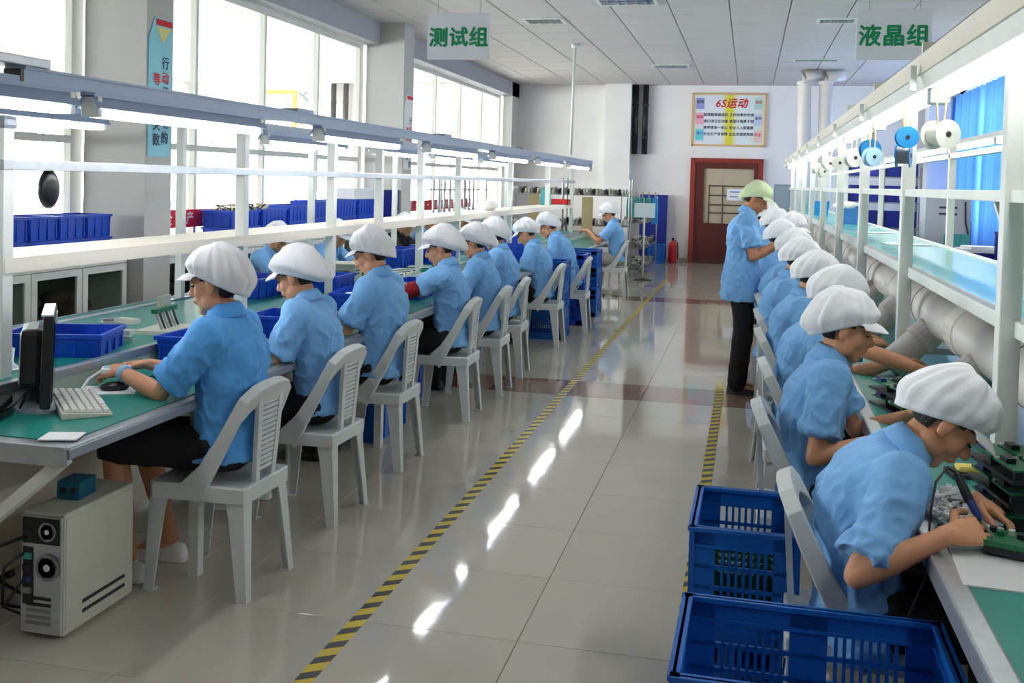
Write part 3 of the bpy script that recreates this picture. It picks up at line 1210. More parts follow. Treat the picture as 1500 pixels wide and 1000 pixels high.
    for i in range(q + 1):
        th = radians(24 + 312 * i / q)
        front = max(0, cos(th))
        ca, sa = cos(th), sin(th)
        f_, u_ = FW(an), U(an)
        up_ = nb + u_ * (.050 - .022 * front) + f_ * (.058 * ca - .002) + Y1 * .060 * sa
        lo = nb + u_ * (-.002 - .058 * front ** 2) + f_ * (.084 * ca + .006 * front) + Y1 * .090 * sa
        up2 = up_ - f_ * .006 * ca - Y1 * .006 * sa
        lo2 = lo - u_ * .006 - f_ * .004 * ca - Y1 * .004 * sa
        rows.append([up2, up_, up_.lerp(lo, .5) + u_ * .006, lo, lo2])
    cb.loft(rows)
    cb.build('collar', shirt, root, smooth=True)
    if shirt is M_shirt or shirt is M_shirt_shade:
        pass
    # trousers ----------------------------------------------------
    if legs:
        L = MB()
        L.ell(pel + Vector((.01, 0, -.005)), (.112, .150, .100), None, 18, 12)
        for s in (1, -1):
            h0, k0, f0 = LG[s]
            L.cap_tube([h0, h0.lerp(k0, .5), k0], [.082, .080, .068] if seated else [.095, .090, .080], 14)
            if not shorts:
                L.cap_tube([k0, k0.lerp(f0, .4), f0 + Vector((0, 0, .0))], [.068, .066, .056] if seated else [.080, .078, .074], 14)
            else:
                e_ = k0.lerp(f0, .10)
                L.tube([k0, e_], [.068, .070], 14)
        lm = remeshed(L, max(vox, .010), 2, wrinkle=((.10, .018),))
        lm.materials.clear()
        lm.materials.append(pants)
        put('trousers', lm, root)
        for s in (1, -1):
            h0, k0, f0 = LG[s]
            sb = MB()
            rr = []
            for x, w, h in ((-.075, .020, .030), (-.06, .034, .070), (-.02, .037, .085), (.03, .038, .085), (.08, .043, .062), (.13, .045, .046), (.17, .038, .034), (.19, .018, .022)):
                c = Vector((f0.x + x, f0.y, 0))
                rr.append([c + Vector((0, w * cos(t_), max(0.002, h * sin(t_)) if sin(t_) > -.01 else .002)) for t_ in
                           [0, .35, .8, 1.2, pi / 2, 1.94, 2.34, 2.79, pi]] + [c + Vector((0, -w, .002)), c + Vector((0, w, .002))])
            sb.loft(rr)
            sb.build('shoe', shoe or M_black, root, smooth=True)
    # hair, cap, face -----------------------------------------------
    hair_piece(H, longhair).build('hair', M_hair, root, smooth=True)
    if cap:
        cmat = capm or (M_capg if cap == 'green' else M_cap)
        cb_, vb_ = cap_piece(H, puff, bag, sag, pleat=pleat, seed=seed, hgt=.095 if cap == 'green' else .105)
        co = cb_.build('cap', cmat, root, smooth=True)
        vb_.build('visor', cmat, co)
    if face:
        for s in (1, -1):
            e = MB()
            e.ell(H @ Vector((.0835, s * .031, -.001)), (.006, .0105, .0038), H.to_3x3(), 10, 7)
            e.build('eye', M_black, root, smooth=True)
            e = MB()
            e.tube([H @ Vector((.088, s * .014, .022)), H @ Vector((.090, s * .03, .027)), H @ Vector((.080, s * .048, .022))], [.003, .004, .002], 6)
            e.build('eyebrow', M_hair, root)
        e = MB()
        e.ell(H @ Vector((.0955, 0, -.062)), (.004, .018, .005), H.to_3x3(), 10, 7)
        e.build('mouth', M_lip, root, smooth=True)
    root['_j'] = 0
    del root['_j']
    return root, A, H


def creases(me, seed, nb):
    """cloth folds: long soft drapes and sharper diagonal creases below the shoulders"""
    off = Vector((seed * 3.1, seed * 1.7, seed * .9))
    N = len(me.vertices)
    co, no = [0.0] * (3 * N), [0.0] * (3 * N)
    me.vertices.foreach_get('co', co)
    me.vertices.foreach_get('normal', no)
    for i in range(N):
        p, n = Vector(co[3 * i:3 * i + 3]), Vector(no[3 * i:3 * i + 3])
        d = .015 * noise.noise(Vector((p.x * 9, p.y * 9, p.z * 3.2)) + off)
        q = Vector((p.x * 13 + p.z * 5, p.y * 13, p.z * 8 - p.x * 4)) + off
        r = 1 - abs(noise.noise(q)) * 2.2
        w = max(0.0, min(1.0, (nb.z + .02 - p.z) / .15))
        d += (.012 * max(0.0, r) ** 2 - .004) * w
        q2 = Vector((p.x * 25 - p.z * 9, p.y * 25, p.z * 17 + p.y * 8)) + off
        d += .006 * max(0.0, 1 - abs(noise.noise(q2)) * 2.4) * w
        co[3 * i:3 * i + 3] = p + n * d
    me.vertices.foreach_set('co', co)
    me.update()


# ================================================================== CHAIR
def make_chair():
    t = thing('plastic_chair', 'x', 'chair')
    sb = MB()
    out = [(-.195, -.16), (-.19, -.18), (.19, -.205), (.215, -.18), (.215, .18), (.19, .205), (-.19, .18), (-.195, .16)]
    inn = [(x * .93, y * .93) for x, y in out]
    sb.loft([[Vector((x, y, .375)) for x, y in inn], [Vector((x * 1.0, y * 1.0, .37)) for x, y in out], [Vector((x, y, .425)) for x, y in out],
             [Vector((x * .97, y * .97, .432)) for x, y in out], [Vector((x * .6, y * .6, .424)) for x, y in out]])
    sb.build('seat', M_chair, t)
    for (x0, y0, x1, y1) in ((.205, .19, .225, .205), (.205, -.19, .225, -.205), (-.18, .17, -.215, .195), (-.18, -.17, -.215, -.195)):
        L = MB()
        sx = 1 if x0 > 0 else -1
        sy = 1 if y0 > 0 else -1
        rings = []
        th = .009
        for (x, y, z, wx, wy) in ((x0, y0, .425, .085, .075), (x0 + (x1 - x0) * .3, y0 + (y1 - y0) * .3, .31, .066, .060), (x1, y1, .006, .042, .040)):
            rings.append([Vector((x - sx * a_, y - sy * b_, z)) for a_, b_ in ((0, 0), (wx, 0), (wx, th), (th, th), (th, wy), (0, wy))])
        L.loft(rings)
        L.box((x1 - sx * .021, y1 - sy * .020, .003), (.046, .044, .006))
        L.build('leg', M_chair, t)
    # back hoop
    path = [(.045, .178, .385), (-.035, .186, .49), (-.10, .185, .60), (-.145, .178, .69), (-.172, .152, .745), (-.19, .10, .775), (-.197, .04, .783)]
    pts = [Vector(p) for p in path] + [Vector((p[0], -p[1], p[2])) for p in reversed(path)]
    rings = []
    for i, p in enumerate(pts):
        d = (pts[min(i + 1, len(pts) - 1)] - pts[max(i - 1, 0)]).normalized()
        k = min(i, len(pts) - 1 - i)
        nrm = Vector((.93, 0, .36))      # face normal of the reclined back
        side = d.cross(nrm).normalized()
        nn = side.cross(d).normalized()
        if k < 4:
            # the stile is a broad band seen from the side
            w, th = (.055, .030, .026, .026)[k] if k else .075, .024
            out_ = Vector((0, 1 if p.y > 0 else -1, 0))
            fwd = d.cross(out_).normalized()
            w = (.115, .070, .056, .050)[k]
            rings.append([p + fwd * a * w / 2 + out_ * b * th / 2 for a, b in ((-1, -1), (1, -1), (1, 1), (-1, 1))])
        else:
            w, th = .076, .022
            up_ = side if side.z > 0 or abs(side.z) < .2 and side.y * p.y > 0 else -side
            rings.append([p + nn * a * th + up_ * b * w / 2 for a, b in ((-1, -1), (1, -1), (1, 1), (-1, 1))])
    # keep ring orientation continuous
    for i in range(1, len(rings)):
        best = min(range(8), key=lambda r: sum((rings[i - 1][j] - (rings[i][(j + r) % 4] if r < 4 else rings[i][(r - j) % 4])).length for j in range(4)))
        rings[i] = [rings[i][(j + best) % 4] if best < 4 else rings[i][(best - j) % 4] for j in range(4)]
    hb = MB()
    hb.loft(rings)
    hb.build('back_hoop', M_chair, t, bevel=.006, smooth=False)
    # ladder of slats in the middle
    P0, P1 = Vector((-.175, 0, .425)), Vector((-.196, 0, .785))
    P1.x = -.2
    for s in (-1, 1):
        MB().loft([[q + Vector((a * .009, s * w + b * .016, 0)) for a, b in ((-1, -1), (1, -1), (1, 1), (-1, 1))] for q, w in ((P0, .062), (P0.lerp(P1, .5) + Vector((-.0, 0, 0)), .075), (P1, .085))]).build('back_rail', M_chair, t)
    for k in range(15):
        q = P0.lerp(P1, .14 + .78 * k / 14)
        w = .062 + .023 * (.14 + .78 * k / 14)
        MB().box(q, (.010, 2 * w, .0135)).build('slat', SLATM, t) if k == 0 else None
        if k == 0:
            sl = t.children[-1]
            sl0 = [c for c in t.children if c.name.startswith('slat')][0]
            sl0.data.transform(Matrix.Translation(-q))
            sl0.location = q
            w0 = w
        else:
            c = sl0.copy()
            COL.objects.link(c)
            c.parent = t
            c.location = q
            c.scale = (1, w / w0, 1)
    return t


SLATM = M_chair

# ================================================================== LEFT BENCH
bench = thing('assembly_bench', 'long left assembly bench with green mats, raised belt, shelf and light rail', 'workbench', (-2.72, 2.82, 0))
BL = 13.8
ox = 2.72


def bx(name, m, x0, x1, y0, y1, z0, z1, bevel=0.0, par=None):
    return MB().span((x0 + ox, y0, z0), (x1 + ox, y1, z1)).build(name, m, par or bench, bevel=bevel)


bx('near_top', M_alu, -2.60, -2.08, 0, BL, .705, .748, .004)
bx('near_mat', M_green, -2.598, -2.125, .06, BL - .02, .748, .752)
bx('edge_strip', M_grey, -2.079, -2.068, .0, BL, .712, .742, .002)
bx('belt_body', M_side, -3.45, -2.60, 0.02, BL, .66, .832)
bx('belt', M_green, -3.42, -2.63, .02, BL, .832, .842)
for x in (-2.615, -3.435):
    bx('belt_edge', M_alu, x - .018, x + .018, 0.0, BL, .815, .85, .003)
bx('far_top', M_alu, -4.0, -3.45, 0, BL, .705, .748, .004)
bx('far_mat', M_green, -3.96, -3.455, .04, BL - .02, .748, .752)
bx('end_plate', M_alu, -4.0, -2.075, -.02, .0, .69, .755, .004)
bx('modesty_panel', M_cream, -2.68, -2.66, .3, BL - .2, .12, .70)
for k in range(7):
    y = .9 + 2.1 * k
    for x in (-2.14, -3.93):
        bx('leg', M_white, x - .022, x + .022, y - .022, y + .022, 0, .705)
    bx('cross_bar', M_white, -3.93, -2.14, y - .015, y + .015, .66, .70)
MB().bar((-2.11 + ox, .03, .70), (-2.92 + ox, .03, .02), .055, .035).build('brace', M_white, bench)
MB().bar((-3.97 + ox, .03, .70), (-3.2 + ox, .03, .02), .055, .035).build('brace', M_white, bench)
for y, zt in ((3.3, 1.8), (5.16, 1.98), (6.4, 1.98), (7.3, 1.98), (8.3, 1.98), (9.45, 1.98), (11.65, 1.98), (13.9, 1.98), (15.9, 1.98)):
    p = MB().span((-.028, y - 2.82 - .028, .84), (.028, y - 2.82 + .028, zt)).build('post', M_white, bench, bevel=.004)
MB().box((0, .48, 1.80), (.075, .075, .05)).build('post_cap', M_grey, bench, bevel=.015)
for y in (3.9, 5.75, 7.7, 9.7, 12.0, 14.5):
    MB().span((-.75, y - 2.82 - .022, .84), (-.705, y - 2.82 + .022, 1.95)).build('post', M_white, bench)
# rails: the front light rail hangs over the desk on short arms
RX = .35
MB().span((RX - .031, .11, 1.913), (RX + .031, 12.65, 1.957)).span((RX - .04, .11, 1.957), (RX + .04, 12.65, 1.966)).build('light_rail', mat('blue_grey_rail', C(158, 174, 198), .4, .1), bench)
MB().span((RX - .032, .095, 1.915), (RX + .032, .112, 1.957)).build('rail_end', M_black, bench)
MB().span((RX - .052, -.28, 1.966), (RX + .052, .22, 1.997)).build('rail_plate', M_alu, bench, bevel=.004)
for y in (5.1, 7.75, 10.6):
    MB().span((RX - .045, y - 2.82 - .1, 1.966), (RX + .045, y - 2.82 + .1, 1.984)).build('rail_splice', M_grey, bench)
for y in (5.16, 6.4, 7.3, 8.3, 9.45, 11.65, 13.9):
    MB().span((-.02, y - 2.82 - .015, 1.925), (RX, y - 2.82 + .015, 1.95)).build('rail_arm', M_white, bench)
MB().box((RX, 12.64, 1.885), (.045, .03, .14)).build('rail_drop', M_grey, bench)
MB().span((-.765, .3, 1.955), (-.70, 14.6, 2.0)).build('rear_light_rail', M_grey, bench)
MB().span((-.03, .45, 1.622), (.03, 13.2, 1.662)).build('mid_rail', M_alu, bench, bevel=.003)
MB().span((-.32, .46, 1.262), (.03, 13.0, 1.292)).span((.005, .46, 1.235), (.032, 13.0, 1.262)).span((-.32, .46, 1.235), (-.293, 13.0, 1.262)).build('shelf', M_cream, bench)

def fixture(x, y0, L, z, label, group, hood):
    t = thing('tube_light', label, 'light', (x, y0, z), group=group)
    hb = MB()
    if hood:
        hb.loft([[Vector((a, y, b)) for a, b in ((-.022, .0), (.022, 0), (.052, -.045), (.046, -.048), (.02, -.008), (-.02, -.008), (-.046, -.048), (-.052, -.045))] for y in (0, L)])
    hb.span((-.03, .0, -.004), (.03, L, .03))
    hb.build('housing', mat('light_housing', C(150, 168, 200), .35), t)
    for a in (-.020, .020):
        MB().tube([(a, .05, -.062), (a, L - .05, -.062)], .0165, 10).build('tube', M_tube, t, smooth=True)
    for y in (.025, L - .025):
        MB().span((-.036, y - .014, -.078), (.036, y + .014, .0)).build('socket', M_white, t, bevel=.005)
    return t


names = ['first', 'second', 'third', 'fourth', 'fifth', 'sixth', 'seventh', 'eighth', 'ninth', 'tenth', 'eleventh', 'twelfth']
for k, (y0, L) in enumerate(((2.18, 1.5), (3.80, 1.53), (6.15, 1.53), (8.42, 1.6), (10.74, 1.7), (13.2, 1.7), (15.5, 1.9))):
    fixture(-2.37, y0 * .871, L * .871, 1.903, '%s bluish tube light from the left under the front light rail of the left bench' % names[k], 'tube lights on the front rail of the left bench', True)
for k, (y0, L) in enumerate(((3.45, 1.5), (6.85, 1.5), (9.05, 1.5), (10.9, 1.6), (13.0, 1.6))):
    fixture(-3.45, y0, L, 1.925, '%s tube light from the left on the rear rail, window side of left bench' % names[k], 'tube lights on the rear rail of the left bench', True)

# hanging black lamp head
t = thing('lamp_head', 'black oval head hanging under the middle rail at the left edge', 'lamp', (-2.72, 3.56, 1.55))
MB().ell((0, 0, .0), (.035, .052, .078), None, 18, 12).build('shade', M_black, t, smooth=True)
MB().tube([(0, 0, .07), (0, 0, .075)], .02).build('hanger', M_dark, t)

# ================================================================== RIGHT BENCH
rb = thing('assembly_bench', 'right assembly bench with green top, white post frame, teal upper belt and light rail', 'workbench', (.75, 0, 0))


def rx(name, m, x0, x1, y0, y1, z0, z1, bevel=0.0):
    return MB().span((x0 - .75, y0, z0), (x1 - .75, y1, z1)).build(name, m, rb, bevel=bevel)


Y0, Y9 = 1.2, 20.6
rx('top', M_alu, .46, 2.3, Y0, Y9, .705, .748)
rx('mat', M_green, .505, 2.28, Y0 + .02, Y9, .748, .752)
rx('edge_strip', M_alu, .452, .506, Y0, Y9, .70, .756, .006)
rx('modesty_panel', mat('dark_panel', C(70, 74, 84), .6), 1.02, 1.04, Y0 + .2, Y9 - .2, .1, .70)
for k in range(7):
    y = 1.4 + 3.1 * k
    rx('leg', M_white, .52, .565, y - .022, y + .022, 0, .705)
    rx('leg', M_white, 2.2, 2.245, y - .022, y + .022, 0, .705)
PY = (1.28, 3.25, 5.3, 7.25, 9.1, 11.1, 13.1, 15.1, 17.1, 19.1)
for y in PY:
    rx('post', M_white, .722, .782, y - .03, y + .03, .752, 2.13, .004)
    rx('rear_post', M_white, 1.33, 1.375, y + .3 - .022, y + .3 + .022, .752, 2.05)
    MB().bar((0, y, 1.50), (0, y + .16, 1.60), .03, .012).build('gusset', M_white, rb)
    rx('shelf_arm', M_alu, .76, 1.31, y + .08, y + .12, 1.19, 1.215)
    rx('tie_bar', M_alu, .782, 1.34, y + .0, y + .03, .84, .87)
rx('mid_rail', M_white, .735, .77, Y0, 20.6, 1.605, 1.64, .003)
rx('rear_mid_rail', M_white, 1.335, 1.37, Y0, 20.6, 1.605, 1.64)
rx('rear_rail', M_white, 1.33, 1.375, Y0, 20.6, 1.86, 1.895)
rx('shelf_belt', M_teal, .80, 1.30, Y0, 20.6, 1.232, 1.250)
for x in (.785, 1.32):
    rx('shelf_edge', M_white, x - .022, x + .022, Y0, 20.6, 1.212, 1.262, .004)
rx('belt_pan', M_alu, .80, 1.30, Y0, 20.6, 1.205, 1.215)
mb = MB()
mb.loft([[Vector((a, y, b)) for a, b in ((-.10, 2.10), (-.085, 2.19), (-.02, 2.205), (.03, 2.19), (.05, 2.10))] for y in (Y0, 21.3)])
mb.build('light_rail', M_cream, rb)
mb = MB()
mb.loft([[Vector((a, y, b)) for a, b in ((-.075, 2.045), (-.09, 2.10), (.05, 2.10), (.035, 2.045))] for y in (Y0, 21.3)])
mb.build('light_trough', M_white, rb)
for y in (5.2, 7.15, 9.05):
    rx('rail_fin', M_cream, .78, .90, y, y + .03, 2.20, 2.34)
rx('far_light_trough', M_white, 1.80, 1.92, 6.5, 20.6, 2.06, 2.10)
for k in range(10):
    y0 = .55 + 1.95 * k
    t = thing('tube_light', '%s tube light from the front in the continuous row over the right bench' % names[k], 'light', (.73, y0 + 1.95 if False else y0, 2.045), group='tube lights over the right bench')
    MB().tube([(0, .05, -.018), (0, 1.87, -.018)], .03, 12).build('tube', M_tube, t, smooth=True)
    for y in (.03, 1.89):
        MB().span((-.035, y - .022, -.06), (.035, y + .022, .0)).build('socket', M_white, t, bevel=.008)
    MB().span((-.115, 1.88, -.01), (-.092, 1.93, .09)).build('clip', M_white, t)
for k in range(7):
    y0 = 6.6 + 1.95 * k
    t = thing('tube_light', '%s tube light from the front in the farther row behind the right bench' % names[k], 'light', (1.86, y0, 2.06), group='tube lights on the far side of the right bench')
    MB().tube([(0, .05, -.018), (0, 1.87, -.018)], .022, 10).build('tube', M_tube, t, smooth=True)
    for y in (.03, 1.89):
        MB().span((-.03, y - .02, -.05), (.03, y + .02, .0)).build('socket', M_white, t)

# extraction duct under the upper belt
du = thing('extraction_duct', 'fat white extraction pipe with slanting branches under the teal belt', 'duct', (.94, 0, 1.045))
MB().tube([(0, 1.6, 0), (0, 20.5, 0)], .115, 24).build('main_pipe', M_pipe, du, smooth=True)
M_band = mat('duct_joint', C(120, 116, 116), .5)
for k in range(19):
    y = 2.6 + .98 * k
    MB().lathe([(.117, y - .006), (.1185, y), (.117, y + .006)], n=24, axis='y').build('joint', M_band if k % 2 else M_pipe, du)
    if k % 2 == 0:
        MB().lathe([(.115, y - .09), (.122, y - .085), (.122, y + .085), (.115, y + .09)], n=24, axis='y').build('sleeve', M_pipe, du, smooth=False)
for k in range(15):
    y = 4.12 + 1.06 * k
    b_ = MB().tube([(-.03, y, -.03), (-.13, y - .02, -.12), (-.27, y - .05, -.245)], [.070, .068, .068], 18).build('branch_pipe', M_pipe, du, smooth=True)
    MB().tube([(-.085, y - .012, -.079), (-.14, y - .022, -.129)], [.076, .076], 18).build('branch_sleeve', M_pipe, b_)

# hanging solder spools
def spool(y, z, r, w, mf, mw, label, tilt, double=None):
    t = thing('solder_spool', label, 'spool', (.69, y, z), tilt)
    s = MB()
    for a in (-1, 1):
        s.lathe([(r * .22, a * w / 2 - .003), (r, a * w / 2 - .003), (r, a * w / 2 + .003), (r * .22, a * w / 2 + .003)], n=24, axis='y')
    s.lathe([(r * .35, -w / 2), (r * .35, w / 2)], n=16, axis='y')
    s.build('reel', mf, t, smooth=False)
    MB().lathe([(r * .36, -w * .44), (r * .7, -w * .44), (r * .7, w * .44), (r * .36, w * .44)], n=20, axis='y').build('wire', mw, t)
    MB().lathe([(r * .2, -w / 2 - .006), (r * .2, w / 2 + .006)], n=12, axis='y').build('hub', M_dark, t)
    MB().tube([(-.012, 0, r * .2), (-.02, 0, r + .06), (-.005, 0, 2.045 - z)], .004, 6).tube([(.012, 0, r * .2), (.02, 0, r + .06), (.005, 0, 2.045 - z)], .004, 6).build('string', M_card, t)
    return t


spool(4.11, 1.845, .055, .085, M_solderw, M_solderw, 'large white solder spool hanging nearest the right edge', .5)
spool(4.96, 1.875, .050, .03, M_cyan, M_steel, 'bright blue spool, upper of two hanging together on the right', .1)
spool(5.04, 1.795, .055, .06, M_cyan, M_steel, 'bright blue spool, lower of two hanging together on the right', 1.3)
spool(6.42, 1.87, .062, .04, M_cyan, M_cyan2, 'bright blue spool with a pale one before it, left of the hanging pair', .3)
spool(6.30, 1.825, .055, .04, M_cyan2, M_cyan2, 'pale blue spool just in front of a bright blue one', .5)
spool(7.4, 1.85, .065, .05, M_solderw, M_cyan2, 'white solder spool left of the blue and pale blue spools', .4)
for k, (y, z) in enumerate(((8.5, 1.84), (9.6, 1.86), (10.4, 1.80), (11.5, 1.85))):
    spool(y, z, .06, .05, M_solderw, M_solderw, 'small white far spool, %s from the front of the distant four' % names[k], .3 * k, None)

# ================================================================== CHAIRS
proto = make_chair()
LC = [(-2.02, 3.72), (-2.03, 4.60), (-2.04, 5.54), (-2.01, 6.80), (-1.99, 7.66), (-2.01, 8.44), (-1.99, 10.05), (-1.88, 11.12), (-1.88, 14.68)]
llab = ['nearest white plastic chair of the left row, beside the computer tower', 'second white plastic chair of the left row', 'third white plastic chair of the left row, ribbed blue crate beneath',
        'fourth white plastic chair of the left row, under the worker with red sleeve', 'fifth white plastic chair of the left row', 'sixth white plastic chair of the left row',
        'seventh white plastic chair of the left row, just before the blue crate stack', 'eighth white plastic chair of the left row, between blue crate stacks',
        'farthest white plastic chair of the left row, by the sign stand']
proto.location = (LC[0][0], LC[0][1], 0)
proto.rotation_euler = (0, 0, pi - .03)
relabel(proto, llab[0], 'white plastic chairs')
for k in range(1, 9):
    c = copy_tree(proto, None, (LC[k][0], LC[k][1], 0), pi + random.uniform(-.05, .05))
    relabel(c, llab[k], 'white plastic chairs')
RC = [(.33, 2.98), (.26, 4.0), (.29, 5.0), (.28, 6.06), (.28, 7.04), (.29, 8.06), (.28, 9.0), (.29, 10.0), (.29, 11.0), (.29, 12.0)]
rlab = ['nearest white plastic chair on the right, behind the blue basket', 'second white plastic chair of the right row', 'third white plastic chair of the right row',
        'fourth white plastic chair of the right row', 'fifth white plastic chair of the right row', 'sixth white plastic chair of the right row, beside the standing man',
        'seventh chair of the right row, hidden beyond the standing man', 'eighth chair of the right row, beyond the standing man', 'ninth chair of the right row, far end', 'tenth and farthest chair of the right row']
for k in range(8):
    c = copy_tree(proto, None, (RC[k][0], RC[k][1], 0), random.uniform(-.06, .06))
    relabel(c, rlab[k], 'white plastic chairs')

# ================================================================== PEOPLE PLACED
W_ = M_shoe
P = person
p, A, H = P('seated worker nearest on the left, blue shirt, black knee shorts, white shoes', (-2.0, 3.72, 0), pi + .05, lean=(-.02, .12), head=(.16, .05), scale=1.035, vox=.0065,
  hands=((.42, .07, .80), (.40, -.10, .80)), hup=((.1, .5, 1), (.1, -.3, 1)), curl=(.45, .35), shorts=True, shoe=W_, sleeve=.80, puff=.16, bag=.035, seed=3, shirt=M_shirt_shade,
  knees=((.42, .11, .52), (.42, -.10, .52)), feet=((.36, .10, .085), (.31, -.13, .085)))
st = MB()
S_, E_, T_ = A[1][:3]
st.tube([E_.lerp(T_, .84), E_.lerp(T_, .95)], [.033, .031], 14)
st.build('wrist_strap', mat('blue_strap', C(150, 190, 226), .6), p, smooth=True)
P('seated worker second on the left, big round white cap, blue shirt', (-2.01, 4.62, 0), pi + .02, lean=(.03, .26), head=(.38, .0), scale=1.0, vox=.0065, female=True,
  hands=((.36, .10, .80), (.36, -.08, .80)), puff=.28, bag=.06, sag=.07, seed=5, pleat=.012, shirt=M_shirt, shoe=W_)
P('seated worker third on the left, flat pleated white cap, hands joined', (-2.03, 5.52, 0), pi - .05, lean=(-.04, .10), head=(.40, .06), scale=1.04, vox=.0065,
  hands=((.34, .05, .80), (.34, -.05, .80)), curl=.8, puff=.10, bag=.01, sag=.0, seed=8, shirt=M_shirt, hup=((.1, .8, .6), (.1, -.8, .6)), hdir=((.6, -.7, .1), (.6, .7, .1)))
p, A, H = P('seated worker fourth on the left wearing a red oversleeve', (-1.98, 6.78, 0), pi + .06, lean=(.0, .16), head=(.34, .15), scale=1.01, vox=.0075, female=True,
  hands=((.50, .06, .92), (.48, -.10, .90)), poles=((.15, .55, -1), (-.3, -.5, -1)), sleeve=.58, puff=.24, bag=.07, sag=.07, seed=13, pleat=.025, shoe=W_)
st = MB()
S_, E_, T_ = A[1][:3]
st.cap_tube([S_.lerp(E_, .50), S_.lerp(E_, .78), E_, E_.lerp(T_, .3), E_.lerp(T_, .48)], [.050, .053, .054, .052, .044], 16)
me = remeshed(st, .008, 2, wrinkle=((.03, .010),))
me.materials.clear()
me.materials.append(M_red)
put('oversleeve', me, p)
P('seated worker fifth on the left, cap bagging out behind', (-1.97, 7.66, 0), pi, lean=(.0, .18), head=(.30, 0), scale=1.0, vox=.008, female=True, puff=.28, bag=.06, sag=.07, seed=21, pleat=.015, hands=((.40, .10, .80), (.40, -.10, .80)))
P('seated worker sixth on the left, half hidden behind the fifth', (-2.0, 8.44, 0), pi, lean=(.0, .2), head=(.25, 0), scale=1.02, vox=.009, puff=.12, bag=.02, seed=25, hands=((.40, .10, .80), (.40, -.10, .80)))
P('seated worker seventh on the left, bowed over the crate stack', (-2.0, 10.05, 0), pi, lean=(.08, .34), head=(.55, 0), scale=.99, vox=.010, puff=.18, bag=.03, seed=31, hands=((.34, .10, .80), (.36, -.12, .80)), pants=M_pants)
P('seated worker eighth on the left with thick black hair, arms folded on the bench', (-1.90, 11.12, 0), pi, lean=(.22, .50), head=(.45, .1), scale=1.04, vox=.010, puff=.14, bag=.02, seed=35, hands=((.34, .02, .78), (.38, -.06, .80)))
P('seated worker farthest on the left, beige trousers, holding a part up', (-1.83, 14.68, 0), pi, lean=(.06, .20), head=(.50, .1), scale=1.05, vox=.011, puff=.10, bag=.01, seed=41, hands=((.40, .08, .90), (.42, -.06, .90)), curl=.7, pants=M_pantsb, shoe=W_)

# right row, facing the right bench
P('seated man nearest on the right, bent low, soldering, white cap', (.33, 2.93, 0), 0, lean=(-.10, .60), head=(.80, .0), scale=.97, hip=.505, vox=.006, puff=.17, bag=.035, sag=.02, seed=51, pleat=.022,
  hands=((.30, .02, .83), (.175, -.30, .825)), hdir=((.7, -.5, -.3), (.85, .35, .10)), hup=((0, .3, 1), (-.15, -.75, .65)), curl=(.5, .75), poles=((-.4, .5, -1), (-.35, -.75, -.9)), skin=M_skin,
  knees=((.40, .12, .50), (.40, -.12, .50)), hem=-.10, sleeve=.86)
P('seated worker second on the right, upright, large white cap', (.27, 3.98, 0), 0, lean=(-.03, .22), head=(.26, -.05), scale=.975, vox=.0065, puff=.20, bag=.05, sag=.035, seed=57, pleat=.025, female=True,
  hands=((.36, .06, .82), (.22, -.17, .77)), poles=((-.4, .5, -1), (-.8, -.25, -1)))
P('third seated worker on the right, right arm reaching across the bench', (.26, 4.98, 0), 0, lean=(.0, .36), head=(.50, .1), scale=1.0, vox=.0075, puff=.20, bag=.03, seed=61,
  hands=((.46, .08, .84), (.50, -.34, .86)), poles=((-.4, .5, -1), (.1, -.9, .15)), curl=.7)
P('fourth seated worker on the right, leaning to the bench', (.24, 6.0, 0), 0, lean=(.0, .32), head=(.45, 0), scale=1.0, vox=.009, puff=.18, bag=.03, seed=67)
P('fifth seated worker on the right, neck bare below the cap', (.20, 7.0, 0), 0, lean=(.0, .32), head=(.48, 0), scale=1.02, vox=.009, puff=.16, bag=.03, seed=71)
P('sixth seated worker on the right, just beyond the hands of the standing man', (.22, 8.05, 0), 0, lean=(-.02, .28), head=(.40, 0), scale=1.03, vox=.010, puff=.16, bag=.03, seed=73)
P('seventh seated worker on the right, face in profile under the cap', (.12, 9.0, 0), 0, lean=(.05, .28), head=(.40, 0), scale=1.06, vox=.011, puff=.14, bag=.02, seed=77)
P('eighth seated worker on the right, cap set further to the right', (.26, 10.0, 0), 0, lean=(.06, .25), head=(.35, 0), scale=1.09, vox=.012, puff=.14, bag=.02, seed=81, legs=True)
P('ninth seated worker on the right, cap just above the tenth row of caps', (.14, 11.0, 0), 0, lean=(.05, .22), head=(.30, 0), scale=1.10, vox=.012, puff=.14, bag=.02, seed=83)
P('tenth and farthest seated worker on the right, behind the face of the standing man', (.08, 12.0, 0), 0, lean=(.03, .18), head=(.35, 0), scale=1.14, vox=.012, puff=.12, bag=.02, seed=87)

P('standing man in pale green cap, blue shirt and black trousers, looking down', (-.04, 8.3, 0), .0, seated=False, lean=(-.02, .16), head=(.50, -.12), scale=1.0, vox=.0075, puff=.10, bag=.0, sag=0, cap='green', seed=91, pleat=.004,
  hands=((.30, .04, 1.20), (.29, -.06, 1.19)), poles=((-.5, .35, -1), (-.55, -.35, -1)), hup=((.1, .6, .9), (.1, -.6, .9)), curl=.7, hem=-.19, skin=M_skin2, hip=.93)
tag(MB().box((0, 0, 0), (.05, .13, .03), Matrix.Rotation(.3, 3, 'X')).box((.01, 0, .02), (.03, .08, .014)).build('circuit_module', M_chip, None, (.40, 8.29, 1.215)), 'small dark module held by the standing man', 'module')

